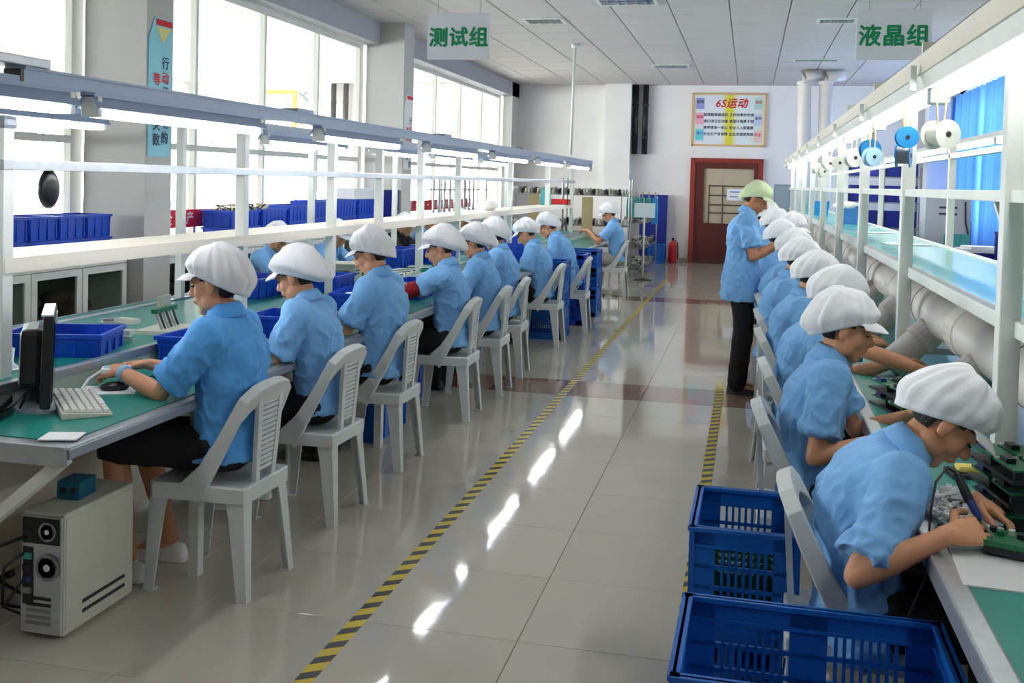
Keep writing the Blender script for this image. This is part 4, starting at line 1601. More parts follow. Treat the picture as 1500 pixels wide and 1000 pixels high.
# far side of the left bench, facing us
fl = [('far-side worker first from the left, face hidden by the shelf', 8.35, .22, (.10, .30), .40, M_shirt, False),
      ('far-side worker second from the left, face turned down between two posts', 9.6, .28, (.12, .45), .50, M_shirt, False),
      ('far-side worker in a black short-sleeved shirt and white cap', 11.65, .22, (.14, .48), .30, M_shirtb, True),
      ('far-side worker with a dark ponytail, right of the one in black', 12.75, .14, (.12, .42), .55, M_shirt, True),
      ('far-side worker behind the post, two places right of the one in black', 14.2, .14, (.12, .42), .50, M_shirt, False),
      ('farthest far-side worker, dark face below the end of the shelf', 16.0, .10, (.10, .35), .50, M_shirt, False)]
for k, (lab, y, pf, ln, hp, shm, fem) in enumerate(fl):
    P(lab, (-4.2, y, 0), -.25 if k in (2, 3) else -.12, hip=.49, lean=ln, head=(hp, -.15), scale=.98 if k != 2 else 1.0, vox=.010, puff=pf, seed=100 + k, shirt=shm, female=fem, hands=((.52, .10, .82), (.52, -.12, .84)), cap='white' if k not in (3, 5) else None, longhair=fem and k == 3)
# far-left worker, only an elbow and the dark legs show
P('worker at the left edge, only an arm and dark legs in view', (-3.86, 3.62, 0), 0, lean=(.1, .3), head=(.4, 0), vox=.009, seed=120, hands=((.80, .05, .93), (.76, -.12, .93)), poles=((-.2, .6, -1), (-.2, -.6, -1)), knees=((.46, .12, .50), (.46, -.12, .50)), feet=((.92, .14, .085), (.86, -.13, .085)), pants=mat('brown_trouser_cloth', C(62, 52, 48), .85))
# stools for the far side (mostly hidden)
for k, y in enumerate((8.35, 9.6, 11.5, 12.75, 14.2, 16.0, 3.62)):
    c = copy_tree(proto, None, (-4.18 if k < 6 else -3.84, y, 0), -.12 if k < 6 else 0)
    relabel(c, 'plastic chair behind the left bench, under the %s far-side worker from the left' % names[k] if k < 6 else 'plastic chair at the left edge behind the bench, under the worker with dark legs', 'white plastic chairs')

# ================================================================== CRATES
def solid_crate(l, w, h, label, loc, rz=0.0, m=None, group=None, name='blue_crate', taper=.012, content=None):
    """open box l along x, w along y; ribs and rolled rim"""
    m = m or M_blue
    mb = MB()
    t = .006
    o0, o1 = (l / 2 - taper, w / 2 - taper), (l / 2, w / 2)
    R = lambda a, b, z: [Vector((x * a, y * b, z)) for x, y in ((-1, -1), (1, -1), (1, 1), (-1, 1))]
    mb.loft([R(o0[0], o0[1], 0), R(o1[0], o1[1], h - .018), R(o1[0] + .010, o1[1] + .010, h - .018), R(o1[0] + .010, o1[1] + .010, h),
             R(o1[0] - t, o1[1] - t, h), R(o0[0] - t, o0[1] - t, .008)])
    for s in (-1, 1):
        n = max(2, int(l / .09))
        for k in range(n + 1):
            x = -l / 2 + .015 + (l - .03) * k / n
            mb.box((x, s * (w / 2 - taper * .4), h * .48), (.008, .012, h * .86))
        n = max(2, int(w / .09))
        for k in range(n + 1):
            y = -w / 2 + .015 + (w - .03) * k / n
            mb.box((s * (l / 2 - taper * .4), y, h * .48), (.012, .008, h * .86))
        mb.box((0, s * (w / 2 - .002), h * .68), (l * .97, .006, .010))
        mb.box((s * (l / 2 - .002), 0, h * .68), (.006, w * .97, .010))
    o = mb.build(name, m, None, loc, rz)
    return tag(o, label, 'crate', group)


def slotted_crate(l, w, h, label, loc, rz=0.0, m=None, group=None, rows=3, name='slotted_basket'):
    m = m or M_blue2
    mb = MB()
    t = .007
    # floor lattice
    for k in range(int(l / .03) + 1):
        mb.box((-l / 2 + .02 + (l - .04) * k / int(l / .03), 0, .006), (.010, w - .03, .008))
    for k in range(5):
        mb.box((0, -w / 2 + .03 + (w - .06) * k / 4, .006), (l - .03, .012, .010))

    def wall(c, length, ax):
        # ax 0: wall runs along x ; 1: along y
        def b(u, z, su, sz, th=t, off=0.0):
            if ax == 0:
                mb.box((c[0] + u, c[1] + off, z), (su, th, sz))
            else:
                mb.box((c[0] + off, c[1] + u, z), (th, su, sz))
        b(0, h - .028, length, .056)
        b(0, .028, length, .056)
        b(0, h - .006, length + .018, .012, .026)
        b(0, h - .056, length + .008, .008, .018)
        b(-length / 2 + .035, h / 2, .07, h)
        b(length / 2 - .035, h / 2, .07, h)
        wide = length > .5
        panels = ((-length / 2 + .07, -.045), (.045, length / 2 - .07)) if wide else ((-length / 2 + .07, length / 2 - .07),)
        if wide:
            b(0, h / 2, .09, h)
        z0, z1 = .056, h - .056
        for r in range(1, rows):
            b(0, z0 + (z1 - z0) * r / rows, length, .012)
        for p0, p1 in panels:
            n = max(3, int((p1 - p0) / .0195))
            for k in range(1, n):
                b(p0 + (p1 - p0) * k / n, (z0 + z1) / 2, .0085, z1 - z0)
    wall((0, -w / 2), l, 0)
    wall((0, w / 2), l, 0)
    wall((-l / 2, 0), w, 1)
    wall((l / 2, 0), w, 1)
    for a in (-1, 1):
        for b_ in (-1, 1):
            mb.box((a * (l / 2), b_ * (w / 2), h / 2), (.016, .016, h))
    o = mb.build(name, m, None, loc, rz)
    return tag(o, label, 'basket', group)


G1 = 'blue slotted baskets in the right foreground'
slotted_crate(.59, .44, .30, 'bright blue slotted basket in the foreground, upper of its stack', (.175, 2.37, .30), -.01, group=G1)
slotted_crate(.59, .44, .30, 'blue slotted basket under the foreground basket, lower of its stack', (.175, 2.37, 0), -.01, group=G1)
slotted_crate(.31, .43, .30, 'blue slotted basket with circuit boards inside, behind the foreground basket', (.022, 3.335, .30), -.01, group=G1)
slotted_crate(.31, .43, .30, 'blue slotted basket under the one holding circuit boards', (.022, 3.335, 0), -.01, group=G1)
random.seed(5)
for k in range(5):
    o = MB().box((0, 0, 0), (.25, .004, .16))
    o.cur = 1
    for q in range(12):
        o.box((-.115 + .02 * q, -.004, .074), (.008, .006, .008))
        o.box((-.115 + .02 * q, -.004, .045), (.010, .008, .006))
    oo = o.build('circuit_board', [M_pcb, M_solder], None, (.022, 3.21 + .06 * k, .395))
    tag(oo, 'green circuit board standing in the slotted basket, %s from the camera' % names[k], 'circuit board', 'boards in the slotted basket')

# crates on the belt and desks of the left bench
CB = 'blue crates on the left bench'
solid_crate(.40, .30, .10, 'blue crate behind the computer monitor, on the raised belt', (-2.86, 3.86, .842), .28, group=CB)
solid_crate(.16, .14, .10, 'small blue crate at the left edge, behind the black monitor', (-3.13, 3.62, .842), .1, group=CB)
solid_crate(.16, .40, .14, 'blue crate on the desk in front of the nearest left worker', (-2.50, 4.32, .752), 0, group=CB)
solid_crate(.30, .34, .13, 'blue crate on the desk in front of the second left worker', (-2.44, 5.14, .752), .05, group=CB)
solid_crate(.34, .40, .13, 'blue crate on the belt beside a pale post, left of the second left worker', (-3.15, 6.1, .842), 0, group=CB)
solid_crate(.34, .40, .14, 'blue crate with white papers, in front of the third left worker', (-2.42, 6.26, .752), .12, group=CB)
tag(MB().box((0, 0, 0), (.22, .16, .008)).box((.03, .02, .008), (.18, .15, .006), Matrix.Rotation(.2, 3, 'Z')).build('paper_sheet', M_paper, None, (-2.42, 6.22, .872), .2), 'white papers lying on the blue crate in front of the third left worker', 'paper')
solid_crate(.26, .34, .12, 'blue crate on the belt behind the cap of the second left worker', (-2.80, 6.55, .842), 0, group=CB)
solid_crate(.22, .36, .13, 'blue crate beside the hands of the fourth left worker', (-2.40, 7.22, .752), 0, group=CB)
solid_crate(.40, .46, .17, 'large blue crate on the belt below the worker in black', (-3.1, 8.6, .842), 0, group=CB)
solid_crate(.34, .40, .17, 'blue crate on the belt, just right of a post by the fourth left worker', (-2.88, 9.25, .842), 0, group=CB)
solid_crate(.36, .40, .16, 'blue crate on the belt in front of the sixth left worker', (-2.9, 10.9, .842), 0, group=CB)
solid_crate(.38, .44, .20, 'blue crate on the desk in front of the seventh left worker', (-2.66 + .2, 10.62, .752), 0, group=CB)
solid_crate(.34, .40, .22, 'blue crate on the belt in front of the eighth left worker', (-2.95, 12.2, .842), 0, group=CB)
t = thing('parts_box', 'beige storage box with printed lines on the belt near the third worker', 'box', (-2.98, 7.3, .842), .15)
MB().span((-.1, -.13, 0), (.1, .13, .13)).build('body', M_beige, t, bevel=.006)
MB().span((-.105, -.135, .115), (.105, .135, .135)).build('lid', M_beige, t, bevel=.004)
for z in (.05, .075):
    MB().span((.1, -.07, z), (.102, .05, z + .008)).span((-.05, -.132, z), (.06, -.13, z + .008)).build('print_line', M_dark, t)
# trays with boards
random.seed(11)
for k, (x, y, rz) in enumerate(((-2.75, 7.75, .1), (-2.98, 7.75, .25), (-2.78, 8.05, -.05), (-2.75, 8.4, .2), (-2.42, 7.6, .1))):
    t = thing('board_tray', '%s tray of pale boards from the left, between the third and fourth workers' % names[k], 'tray', (x, y, .842 if x < -2.6 else .752), rz, group='trays of boards on the left bench')
    MB().span((-.11, -.14, 0), (.11, .14, .02)).build('tray', M_green if k % 2 else M_beige, t, bevel=.003)
    for q in range(4):
        MB().box((0, -.10 + .066 * q, .026), (.19, .05, .010)).build('board', M_paper if q % 2 else M_pcb, t)

# test fixtures behind the nearest worker
t = thing('test_fixture', 'white test jig with a raised green connector strip on the belt', 'test jig', (-2.78, 4.52, .842), .1)
MB().span((-.10, -.12, 0), (.10, .16, .02)).build('base', M_beige, t)
MB().span((-.10, .10, .02), (-.085, .22, .16)).build('side_plate', M_beige, t)
MB().box((-.02, .02, .11), (.03, .22, .022)).build('connector_strip', M_pcb, t)
for k in range(6):
    MB().tube([(-.02, -.07 + .035 * k, .10), (.0, -.07 + .035 * k, .05), (.01, -.065 + .035 * k, .02)], .006, 6).build('plunger', M_chip if k % 2 else M_steel, t)
t = thing('test_fixture', 'pile of grey-white clamps left of the green connector strip', 'test jig', (-2.82, 4.20, .842), .2)
for k in range(7):
    MB().box((random.uniform(-.07, .07), random.uniform(-.10, .10), .02 + .012 * k), (.11, .05, .022), Matrix.Rotation(random.uniform(-.5, .5), 3, 'Z')).build('clamp', (M_beige, M_white, M_steel)[k % 3], t)

# stacks of baskets on the floor of the left row
for k, (x, y, n, lab) in enumerate(((-2.08, 10.58, 3, 'stack between the seventh and eighth left chairs'), (-2.05, 11.72, 3, 'stack just behind the eighth left chair'), (-2.02, 12.55, 3, 'stack farthest along the left bench'))):
    for q in range(n):
        slotted_crate(.48, .40, .27, 'blue basket, %s of the %s' % (('lowest', 'middle', 'topmost')[q], lab), (x, y, .27 * q), .0, m=(M_blue2, M_blue)[k == 1], group='blue basket stacks by the left bench', name='slotted_basket')
solid_crate(.40, .52, .30, 'ribbed blue crate on the floor under the third left chair', (-2.36, 6.14, 0), 0, m=M_blue2, group='blue crates on the floor')
solid_crate(.36, .4, .30, 'blue crate on the floor under the bench by the fourth left chair', (-2.5, 7.25, 0), 0, group='blue crates on the floor')

# crates along the window cabinets
n_ = 0
for k in range(4):
    for q in range(2):
        x = -4.99
        y = 5.97 + .315 * k
        h = .175
        solid_crate(.30, .295, h - .002, 'blue crate on the window cabinets left of the first column, %s of column %s' % (('lower', 'upper')[q], names[k]), (x, y, .945 + h * q - (.0 if k else .0)), 0, group='blue crates left of the first column', taper=.006)
for k, (y, L, hh) in enumerate(((9.26, .62, .33), (9.90, .60, .33), (10.54, .62, .36), (11.20, .64, .40), (11.88, .64, .40), (12.56, .64, .40))):
    solid_crate(.30, L - .03, hh / 2 - .002, 'lower blue crate right of the first column, %s from the left' % names[k], (-4.99, y, .946), 0, group='blue crates right of the first column', taper=.006)
    solid_crate(.30, L - .03, hh / 2 - .002, 'upper blue crate right of the first column, %s from the left' % names[k], (-4.99, y, .946 + hh / 2), 0, group='blue crates right of the first column', taper=.006)
random.seed(3)
t = thing('wire_bundle', 'tangle of brown wires heaped on the blue crates right of the first column', 'wires', (-4.99, 9.4, 1.27))
for k in range(16):
    y = -.35 + .055 * k
    MB().tube([(random.uniform(-.1, .1), y - .06, .0), (random.uniform(-.1, .1), y, .05), (random.uniform(-.1, .1), y + .06, .045), (random.uniform(-.1, .1), y + .1, .0)], .008, 5).build('wire', (M_card, M_dark, M_beige)[k % 3], t)
t = thing('white_carton', 'white carton lying on the blue crates before the second column', 'box', (-4.99, 12.5, 1.347), .0)
MB().span((-.15, -.40, 0), (.15, .40, .13)).build('body', M_paper, t, bevel=.008)
MB().span((-.16, -.41, .10), (.16, .41, .135)).build('lid', M_paper, t, bevel=.006)
for q, (y, z, dz) in enumerate(((13.17, .945, .22), (13.18, 1.165, .30))):
    solid_crate(.26, .26, dz, ('lower' if q == 0 else 'upper') + ' dark blue crate in the pile leaning at the second column', (-4.80, y, z), .0, m=M_navy, group='dark blue crates at the second column')

# window cabinets with glass doors
for k, y0 in enumerate((2.75, 3.85, 4.95, 6.06, 7.64, 8.76, 9.88, 11.0, 12.12)):
    t = thing('glass_cabinet', 'low white cabinet with glass doors under the windows, %s from the left' % names[k], 'cabinet', (-4.98, y0, 0), group='low glass cabinets under the windows')
    L = 1.11
    b = MB()
    b.span((-.2, 0, .02), (.2, .02, .92)).span((-.2, L - .02, .02), (.2, L, .92)).span((-.2, 0, .02), (.2, L, .06)).span((-.215, 0, .91), (.215, L, .945)).span((-.2, .02, .06), (-.19, L - .02, .91))
    b.build('body', M_frame, t)
    MB().span((-.188, .02, .06), (-.185, L - .02, .91)).build('back_panel', mat('cabinet_back', C(104, 114, 108), .7), t)
    MB().span((-.18, .02, .50), (.17, L - .02, .52)).build('shelf', M_cream, t)
    for q in range(2):
        d = MB()
        a, c = .01 + q * L / 2, L / 2 - .005 + q * L / 2
        d.span((.2, a, .07), (.22, a + .055, .905)).span((.2, c - .055, .07), (.22, c, .905)).span((.2, a + .055, .07), (.22, c - .055, .12)).span((.2, a + .055, .855), (.22, c - .055, .905))
        dd = d.build('door', M_white, t)
        MB().span((.206, a + .05, .115), (.212, c - .05, .86)).build('pane', M_cabglass, dd)
        MB().span((.22, (c if q == 0 else a + .05) - .035, .40), (.236, (c if q == 0 else a + .05) - .022, .50)).build('handle', M_dark, dd)
    if k in (2, 3, 4):
        h = MB()
        random.seed(k)
        for q in range(12):
            h.ell((random.uniform(-.08, .08), random.uniform(.25, .8), .56 + random.uniform(0, .12)), (.09, .12, .06), n=10, m=7)
        h.build('cloth_heap', mat('brown_heap', C(86, 70, 62), .9), t, smooth=True)

# ================================================================== COMPUTER DESK
t = thing('computer_tower', 'beige computer tower on the floor, rear side towards the camera', 'computer', (-2.345, 3.26, 0))
TW, TD, TH = .165, .42, .44
b = MB()
b.span((-TW / 2, -TD / 2 + .012, .012), (TW / 2, TD / 2, TH))
b.build('case', M_beige, t, bevel=.006)
MB().span((TW / 2, -TD / 2 + .02, .03), (TW / 2 + .003, TD / 2 - .01, TH - .02)).build('side_panel', M_beige, t, bevel=.002)
for q in range(2):
    MB().bar((TW / 2 + .0035, -.10, .10 - .035 * q), (TW / 2 + .0035, .15, .10 - .035 * q), .004, .012).build('vent_slot', M_dark, t)
MB().span((-TW / 2 + .004, -TD / 2, .02), (TW / 2 - .004, -TD / 2 + .014, TH - .01)).build('rear_plate', M_alu, t)
MB().span((-TW / 2 + .01, -TD / 2 - .004, .335), (TW / 2 - .01, -TD / 2, .425)).build('power_supply', M_black, t)
MB().span((-.068, -TD / 2 - .010, .352), (-.030, -TD / 2 - .004, .382)).build('power_socket', M_dark, t)


def fan(x, z, r, m1):
    f = MB()
    for q in range(3):
        f.lathe([(r * (.5 + .25 * q) - .004, -TD / 2 - .008), (r * (.5 + .25 * q) + .002, -TD / 2 - .008), (r * (.5 + .25 * q) + .002, -TD / 2 - .003), (r * (.5 + .25 * q) - .004, -TD / 2 - .003)], (x, 0, z), n=22, axis='y')
    for q in range(6):
        a = q * pi / 3
        f.bar((x + cos(a) * r * .2, -TD / 2 - .006, z + sin(a) * r * .2), (x + cos(a) * r, -TD / 2 - .006, z + sin(a) * r), .004, .004)
    fo = f.build('fan_grille', M_steel, t)
    MB().lathe([(r * .28, -TD / 2 - .009), (r * .28, -TD / 2 - .003)], (x, 0, z), n=16, axis='y').build('fan_hub', M_white, fo)
    MB().lathe([(r, -TD / 2 - .002), (r, -TD / 2 - .001)], (x, 0, z), n=22, axis='y').build('fan_opening', M_black, fo)


fan(.028, .38, .032, M_black)
fan(.028, .255, .045, M_black)
MB().span((-.07, -TD / 2 - .003, .12), (-.03, -TD / 2, .32)).build('port_plate', M_dark, t)
for q in range(4):
    MB().span((-.066, -TD / 2 - .012, .28 - .04 * q), (-.034, -TD / 2 - .003, .30 - .04 * q)).build('port', (M_teal2, M_chip, M_chipb, M_steel)[q], t)
for q in range(5):
    MB().span((-.055, -TD / 2 - .004, .05 + .022 * q), (.04, -TD / 2, .06 + .022 * q)).build('slot_cover', M_black if q > 2 else M_steel, t)
tag(MB().tube([(-.06, -TD / 2 - .01, .30), (-.10, -TD / 2 - .06, .26), (-.13, -TD / 2 - .03, .12), (-.12, -.05, .02), (-.16, .1, .012)], .006, 8)
    .tube([(-.05, -TD / 2 - .01, .36), (-.11, -TD / 2 - .08, .34), (-.16, -TD / 2 - .02, .20), (-.15, .0, .015)], .007, 8)
    .tube([(-.05, -TD / 2 - .01, .22), (-.11, -TD / 2 - .05, .12), (-.15, -.1, .02)], .005, 8).build('cable_bundle', M_black, None, (-2.345, 3.26, 0), smooth=True), 'black cables hanging beside the computer tower at the left edge', 'cable')
t = thing('adapter_box', 'small teal box with sockets standing on the computer tower', 'box', (-2.36, 3.26, TH + .001), .1)
mt = mat('teal_enamel', C(14, 96, 124), .35)
MB().span((-.045, -.055, 0), (.045, .055, .065)).build('body', mt, t, bevel=.004)
for q in (-.02, .02):
    MB().lathe([(.012, .055 - .112), (.012, -.055)], (q, -.003, .035), n=14, axis='y').build('socket', M_chip, t)
MB().span((-.046, -.03, .02), (-.0455, .03, .05)).build('sticker', M_paper, t)

mo = thing('monitor', 'black flat monitor seen edge-on at the left end of the bench', 'monitor', (-2.47, 3.24, .752), .62)
Rm = Matrix.Rotation(-.10, 3, 'X')
MB().box((.0, .03, .195), (.036, .34, .33), Matrix.Rotation(.03, 3, 'Y')).build('screen_case', M_black, mo, bevel=.006)
MB().box((.020, .03, .195), (.004, .31, .29), Matrix.Rotation(.03, 3, 'Y')).build('screen', mat('dark_screen', C(10, 12, 20), .12), mo)
MB().box((-.055, .03, .20), (.075, .22, .21), Matrix.Rotation(.03, 3, 'Y')).build('rear_housing', M_black, mo, bevel=.02)
MB().box((.0, .03, .362), (.038, .33, .006)).build('top_highlight', mat('painted_highlight', C(210, 214, 226), .2), mo)  # pale strip painted in for the highlight along the black top
MB().span((-.035, .0, .02), (-.005, .07, .08)).build('neck', M_black, mo)
MB().lathe([(.10, 0), (.10, .010), (.06, .020), (.03, .024)], (-.01, .03, 0), n=24).build('foot', mat('silver_plastic', C(168, 174, 190), .3), mo)
t = thing('desk_telephone', 'black desk device with cables at the left edge, beside the monitor', 'telephone', (-2.585, 3.03, .752), .3)
MB().loft([[Vector((x, y, z)) for y, z in ((-.09, 0), (.09, 0), (.09, .07), (-.09, .035))] for x in (-.08, .08)]).build('body', M_black, t, bevel=.006)
for q in range(4):
    for r in range(3):
        MB().box((-.02 + .024 * q, -.04 + .028 * r, .052 + .006 * r), (.016, .018, .008)).build('key', M_beige, t)
MB().cap_tube([(-.06, -.09, .07), (-.06, 0, .10), (-.06, .09, .09)], .018, 10).build('handset', M_black, t, smooth=True)
MB().tube([(.08, .0, .03), (.13, -.05, .06), (.15, .05, .10), (.10, .1, .02)], .005, 6).build('cord', M_black, t, smooth=True)
t = thing('desk_cup', 'white round cup on a white stand at the left edge of the belt', 'cup', (-2.80, 3.42, .842))
MB().lathe([(.001, .0), (.045, 0), (.05, .012), (.03, .03), (.035, .085), (.03, .088), (.02, .04), (.001, .035)], n=20).build('bowl', M_paper, t, smooth=True)
MB().lathe([(.055, 0), (.058, .008), (.05, .012)], n=20).build('saucer', M_paper, t)

kb = thing('keyboard', 'white computer keyboard at the left corner of the bench', 'keyboard', (-2.40, 3.325, .752), radians(133))
MB().loft([[Vector((x, y, z)) for y, z in ((-.085, 0), (.085, 0), (.085, .026), (-.085, .012))] for x in (-.215, .215)]).build('case', M_beige, kb, bevel=.004)
kbm = None
for r in range(6):
    for c_ in range(18):
        if r == 0 and 3 < c_ < 9:
            continue
        x, y = -.195 + .0228 * c_, -.066 + .0262 * r
        z = .0195 + (y + .085) / .17 * .014
        if kbm is None:
            kbm = MB().loft([[Vector((a * .0098, b * .0108, -.005)) for a, b in ((-1, -1), (1, -1), (1, 1), (-1, 1))], [Vector((a * .0075, b * .0085, .004)) for a, b in ((-1, -1), (1, -1), (1, 1), (-1, 1))]]).build('key', mat('key_cap', C(226, 226, 222), .5), kb)
            kbm.location = (x, y, z)
        else:
            q = kbm.copy()
            COL.objects.link(q)
            q.location = (x, y, z)
q_ = MB().box((-.047, -.066, .022), (.11, .02, .008)).build('space_key', MATS['key_cap'], kb)
t = thing('computer_mouse', 'black computer mouse on a white sheet beside the keyboard', 'mouse', (-2.44, 3.60, .757), .6)
MB().ell((0, 0, .012), (.055, .032, .022), None, 18, 12).build('shell', M_black, t, smooth=True)
MB().tube([(.05, 0, .01), (.09, .03, .02), (.14, .0, .05), (.19, .03, .01)], .0025, 6).build('cord', M_black, t)
MB().ell((.03, 0, .028), (.010, .004, .008), None, 10, 6).build('wheel', M_dark, t)
tag(MB().box((0, 0, .0025), (.20, .17, .004)).build('paper_sheet', M_paper, None, (-2.46, 3.60, .7525), .5), 'white sheet lying under the black computer mouse', 'paper')
tag(MB().box((0, 0, .0025), (.12, .10, .004)).build('paper_sheet', M_paper, None, (-2.17, 2.92, .7525), .3), 'small white sheet at the near corner of the left bench', 'paper')
t = thing('meter', 'white handheld unit held in the hands of the nearest left worker', 'device', (-2.475, 3.66, .825), .5)
MB().box((0, 0, 0), (.11, .075, .022)).build('case', M_paper, t, bevel=.006)
MB().box((-.02, 0, .012), (.05, .05, .003)).build('display', M_cyan2, t)
MB().tube([(-.05, 0, 0), (-.10, -.03, -.03), (-.12, -.10, -.06), (-.05, -.16, -.066)], .005, 6).build('lead', M_paper, t)

# ================================================================== RIGHT BENCH TOP
random.seed(17)
bi = 0
for (x, y, rz, n, lab) in ((.81, 3.03, .10, 3, 'pile before the white post'), (1.14, 3.02, .05, 2, 'pile at the right edge'), (.70, 4.36, .3, 2, 'dark pile before the second right worker')):
    for q in range(n):
        t = thing('module_tray', 'tray of green circuit modules, %s of the %s' % (('lowest', 'second', 'third', 'topmost')[q] if n == 4 else ('lowest', 'middle', 'topmost')[q] if n == 3 else ('lower', 'upper')[q], lab), 'circuit modules', (x, y, .752 + .062 * q), rz + .04 * q, group='piled trays of circuit modules')
        MB().span((-.15, -.15, 0), (.15, .15, .008)).build('tray', M_chip, t)
        for a in range(4):
            for b_ in range(2):
                px, py = -.112 + .075 * a, -.075 + .15 * b_
                m_ = MB().box((px, py, .034), (.064, .13, .006)).build('board', M_pcb, t)
                MB().box((px - .012, py + .02, .044), (.024, .045, .014)).build('component', M_chipb if (a + b_) % 2 else M_chip, m_)
                MB().box((px, py - .05, .018), (.050, .012, .022)).build('connector', M_chip, m_)
                s_ = MB()
                for z_ in range(6):
                    s_.box((px - .026 + .0105 * z_, py + .055, .039), (.006, .012, .006))
                s_.build('solder_pad', M_solder, m_)
t = thing('cleaning_sponge', 'yellow soldering sponge on a dark tray behind the face of the bent man', 'sponge', (.70, 3.40, .752), .1)
MB().span((-.07, -.05, 0), (.07, .05, .014)).build('tray', M_dark, t, bevel=.004)
MB().span((-.045, -.025, .014), (.045, .025, .034)).build('sponge', M_yel, t, bevel=.008)
# heap of white strips
random.seed(23)
t = thing('strip_heap', 'loose heap of white plastic strips on the mat before the bent man', 'plastic strips', (.575, 2.96, .753))
sm_ = None
for k in range(90):
    a = random.uniform(0, pi)
    if sm_ is None or k % 12 == 0:
        sm_ = MB().box((0, 0, 0), (.10, .010, .006)).box((.03, .006, .004), (.03, .006, .008)).build('strip', M_paper, t)
        o = sm_
    else:
        o = sm_.copy()
        COL.objects.link(o)
    r = random.uniform(0, 1) ** .7
    b_ = random.uniform(0, 2 * pi)
    o.location = (cos(b_) * r * .085, sin(b_) * r * .13, .008 + (1 - r) * .08 * random.random())
    o.rotation_euler = (random.uniform(-.25, .25), random.uniform(-.45, .25), a)
tag(MB().box((0, 0, .002), (.40, .26, .004)).build('paper_sheet', mat('grey_white_sheet', C(206, 210, 212), .6), None, (.70, 2.55, .7525), -.06), 'large pale sheet on the mat under the green board', 'paper')
t = thing('circuit_board', 'green circuit board with dark parts being soldered at the bent man', 'circuit board', (.68, 2.66, .790), -.35)
MB().box((0, 0, 0), (.20, .11, .012)).build('board', M_pcb, t)
MB().box((-.02, 0, -.017), (.14, .09, .022)).build('housing', M_chip, t)
for k in range(8):
    MB().box((-.08 + .021 * k, .03 - .02 * (k % 2), .011), (.014, .02, .012)).build('component', (M_chip, M_pcb, M_solder)[k % 3], t)
tag(MB().box((0, 0, .02), (.05, .08, .035)).box((0, .05, .03), (.02, .05, .012)).build('clip', M_chipb, None, (.86, 2.58, .757), .4), 'dark blue clip on the pale sheet at the right edge', 'clip')
tag(MB().prism([(-.06, -.04), (.05, -.05), (.06, .03), (-.04, .05)], 0, .006).build('card_piece', M_cream, None, (1.10, 3.18, .9), .2), 'cream card piece at the right edge before the module pile', 'card') if False else None
HX = Vector((.565, 2.70, .84))
ir = thing('soldering_iron', 'blue and black soldering iron with curling black cord in the hand of the bent man', 'soldering iron', tuple(HX), 0)
MB().cap_tube([(-.035, .03, .085), (-.01, .01, .03)], [.011, .012], 12).build('grip', M_chip, ir, smooth=True)
MB().cap_tube([(-.012, .011, .035), (.012, -.005, -.008)], [.011, .009], 12).build('handle', M_chipb, ir, smooth=True)
MB().tube([(.012, -.005, -.008), (.05, -.03, -.055)], [.004, .0015], 8).build('tip', M_steel, ir)
MB().tube([(-.035, .03, .088), (-.06, .03, .10), (-.09, .0, .07), (-.105, -.03, .0), (-.11, -.05, -.08), (-.115, -.05, -.16), (-.15, .0, -.3)], .0035, 8).build('cord', M_black, ir, smooth=True)

# containers on the teal belt
for k, (x, y, s, lab) in enumerate(((1.06, 11.9, .95, 'blue bin with a white cover on the teal belt, nearer the camera'), (1.02, 15.6, .9, 'blue bin standing farther along the teal belt'))):
    t = thing('belt_bin', lab, 'bin', (x, y, 1.251))
    MB().loft([[Vector((a * s, b_ * s, z)) for a, b_ in ((-1, -1), (1, -1), (1, 1), (-1, 1))] for (s, z) in ((.11 * s, 0), (.13 * s, .2), (.125 * s, .2), (.105 * s, .01))]).build('bin', M_cyan if k else mat('mid_blue', C(70, 130, 200), .5), t, bevel=.004)
    if k == 0:
        MB().ell((0, 0, .20), (.15, .15, .05), None, 16, 8).build('cover', M_paper, t, smooth=True)
for k, y in enumerate((7.7, 9.6)):
    tag(MB().box((0, 0, .003), (.3, .22, .005)).build('paper_sheet', M_paper, None, (1.1, y, 1.2515), .2), ('white sheet on the teal belt, nearer one', 'white sheet on the teal belt, farther one')[k], 'paper')

# ================================================================== BACK OF THE ROOM
# storage rack with navy crates, right
t = thing('storage_rack', 'grey rack with dark blue crates behind the teal belt', 'rack', (2.05, 17.2, 0))
for x in (-.55, .0, .55):
    for y in (-.2, .2):
        MB().span((x - .018, y - .018, 0), (x + .018, y + .018, 2.0)).build('post', M_steel, t)
for z in (.5, 1.05, 1.45, 1.85):
    MB().span((-.56, -.21, z - .02), (.56, .21, z)).build('shelf', M_steel, t)
nn = 0
for r, z in enumerate((.5, 1.05, 1.45, 1.85)):
    for c_ in range(2):
        solid_crate(.46, .38, .26, 'dark blue crate on the grey rack, shelf %s from the floor, %s side' % (names[r], ('left', 'right')[c_]), (1.78 + .54 * c_, 17.2, z), 0, m=M_navy, group='dark blue crates on the grey rack', taper=.006)
t = thing('machine_cabinet', 'tall grey machine cabinet with two lines of text behind the right bench', 'machine', (2.72, 15.6, 0))
MB().span((-.30, -.25, 0), (.30, .25, 1.62)).build('body', mat('grey_machine', C(176, 180, 190), .5), t, bevel=.008)
MB().span((-.305, -.255, 1.60), (.305, .255, 1.64)).build('top', M_white, t)
for q in range(2):
    MB().span((-.12, -.253, 1.40 - .09 * q), (.12, -.25, 1.43 - .09 * q)).build('text_line', M_navyink, t)
MB().tube([(.22, -.26, 1.5), (.23, -.27, 1.2), (.27, -.27, 1.05)], .012, 8).build('cable', M_dark, t)
MB().span((-.05, -.30, .80), (.28, -.25, 1.05)).build('side_box', M_teal2, t)
CC = 'dark blue crates by the curtain'
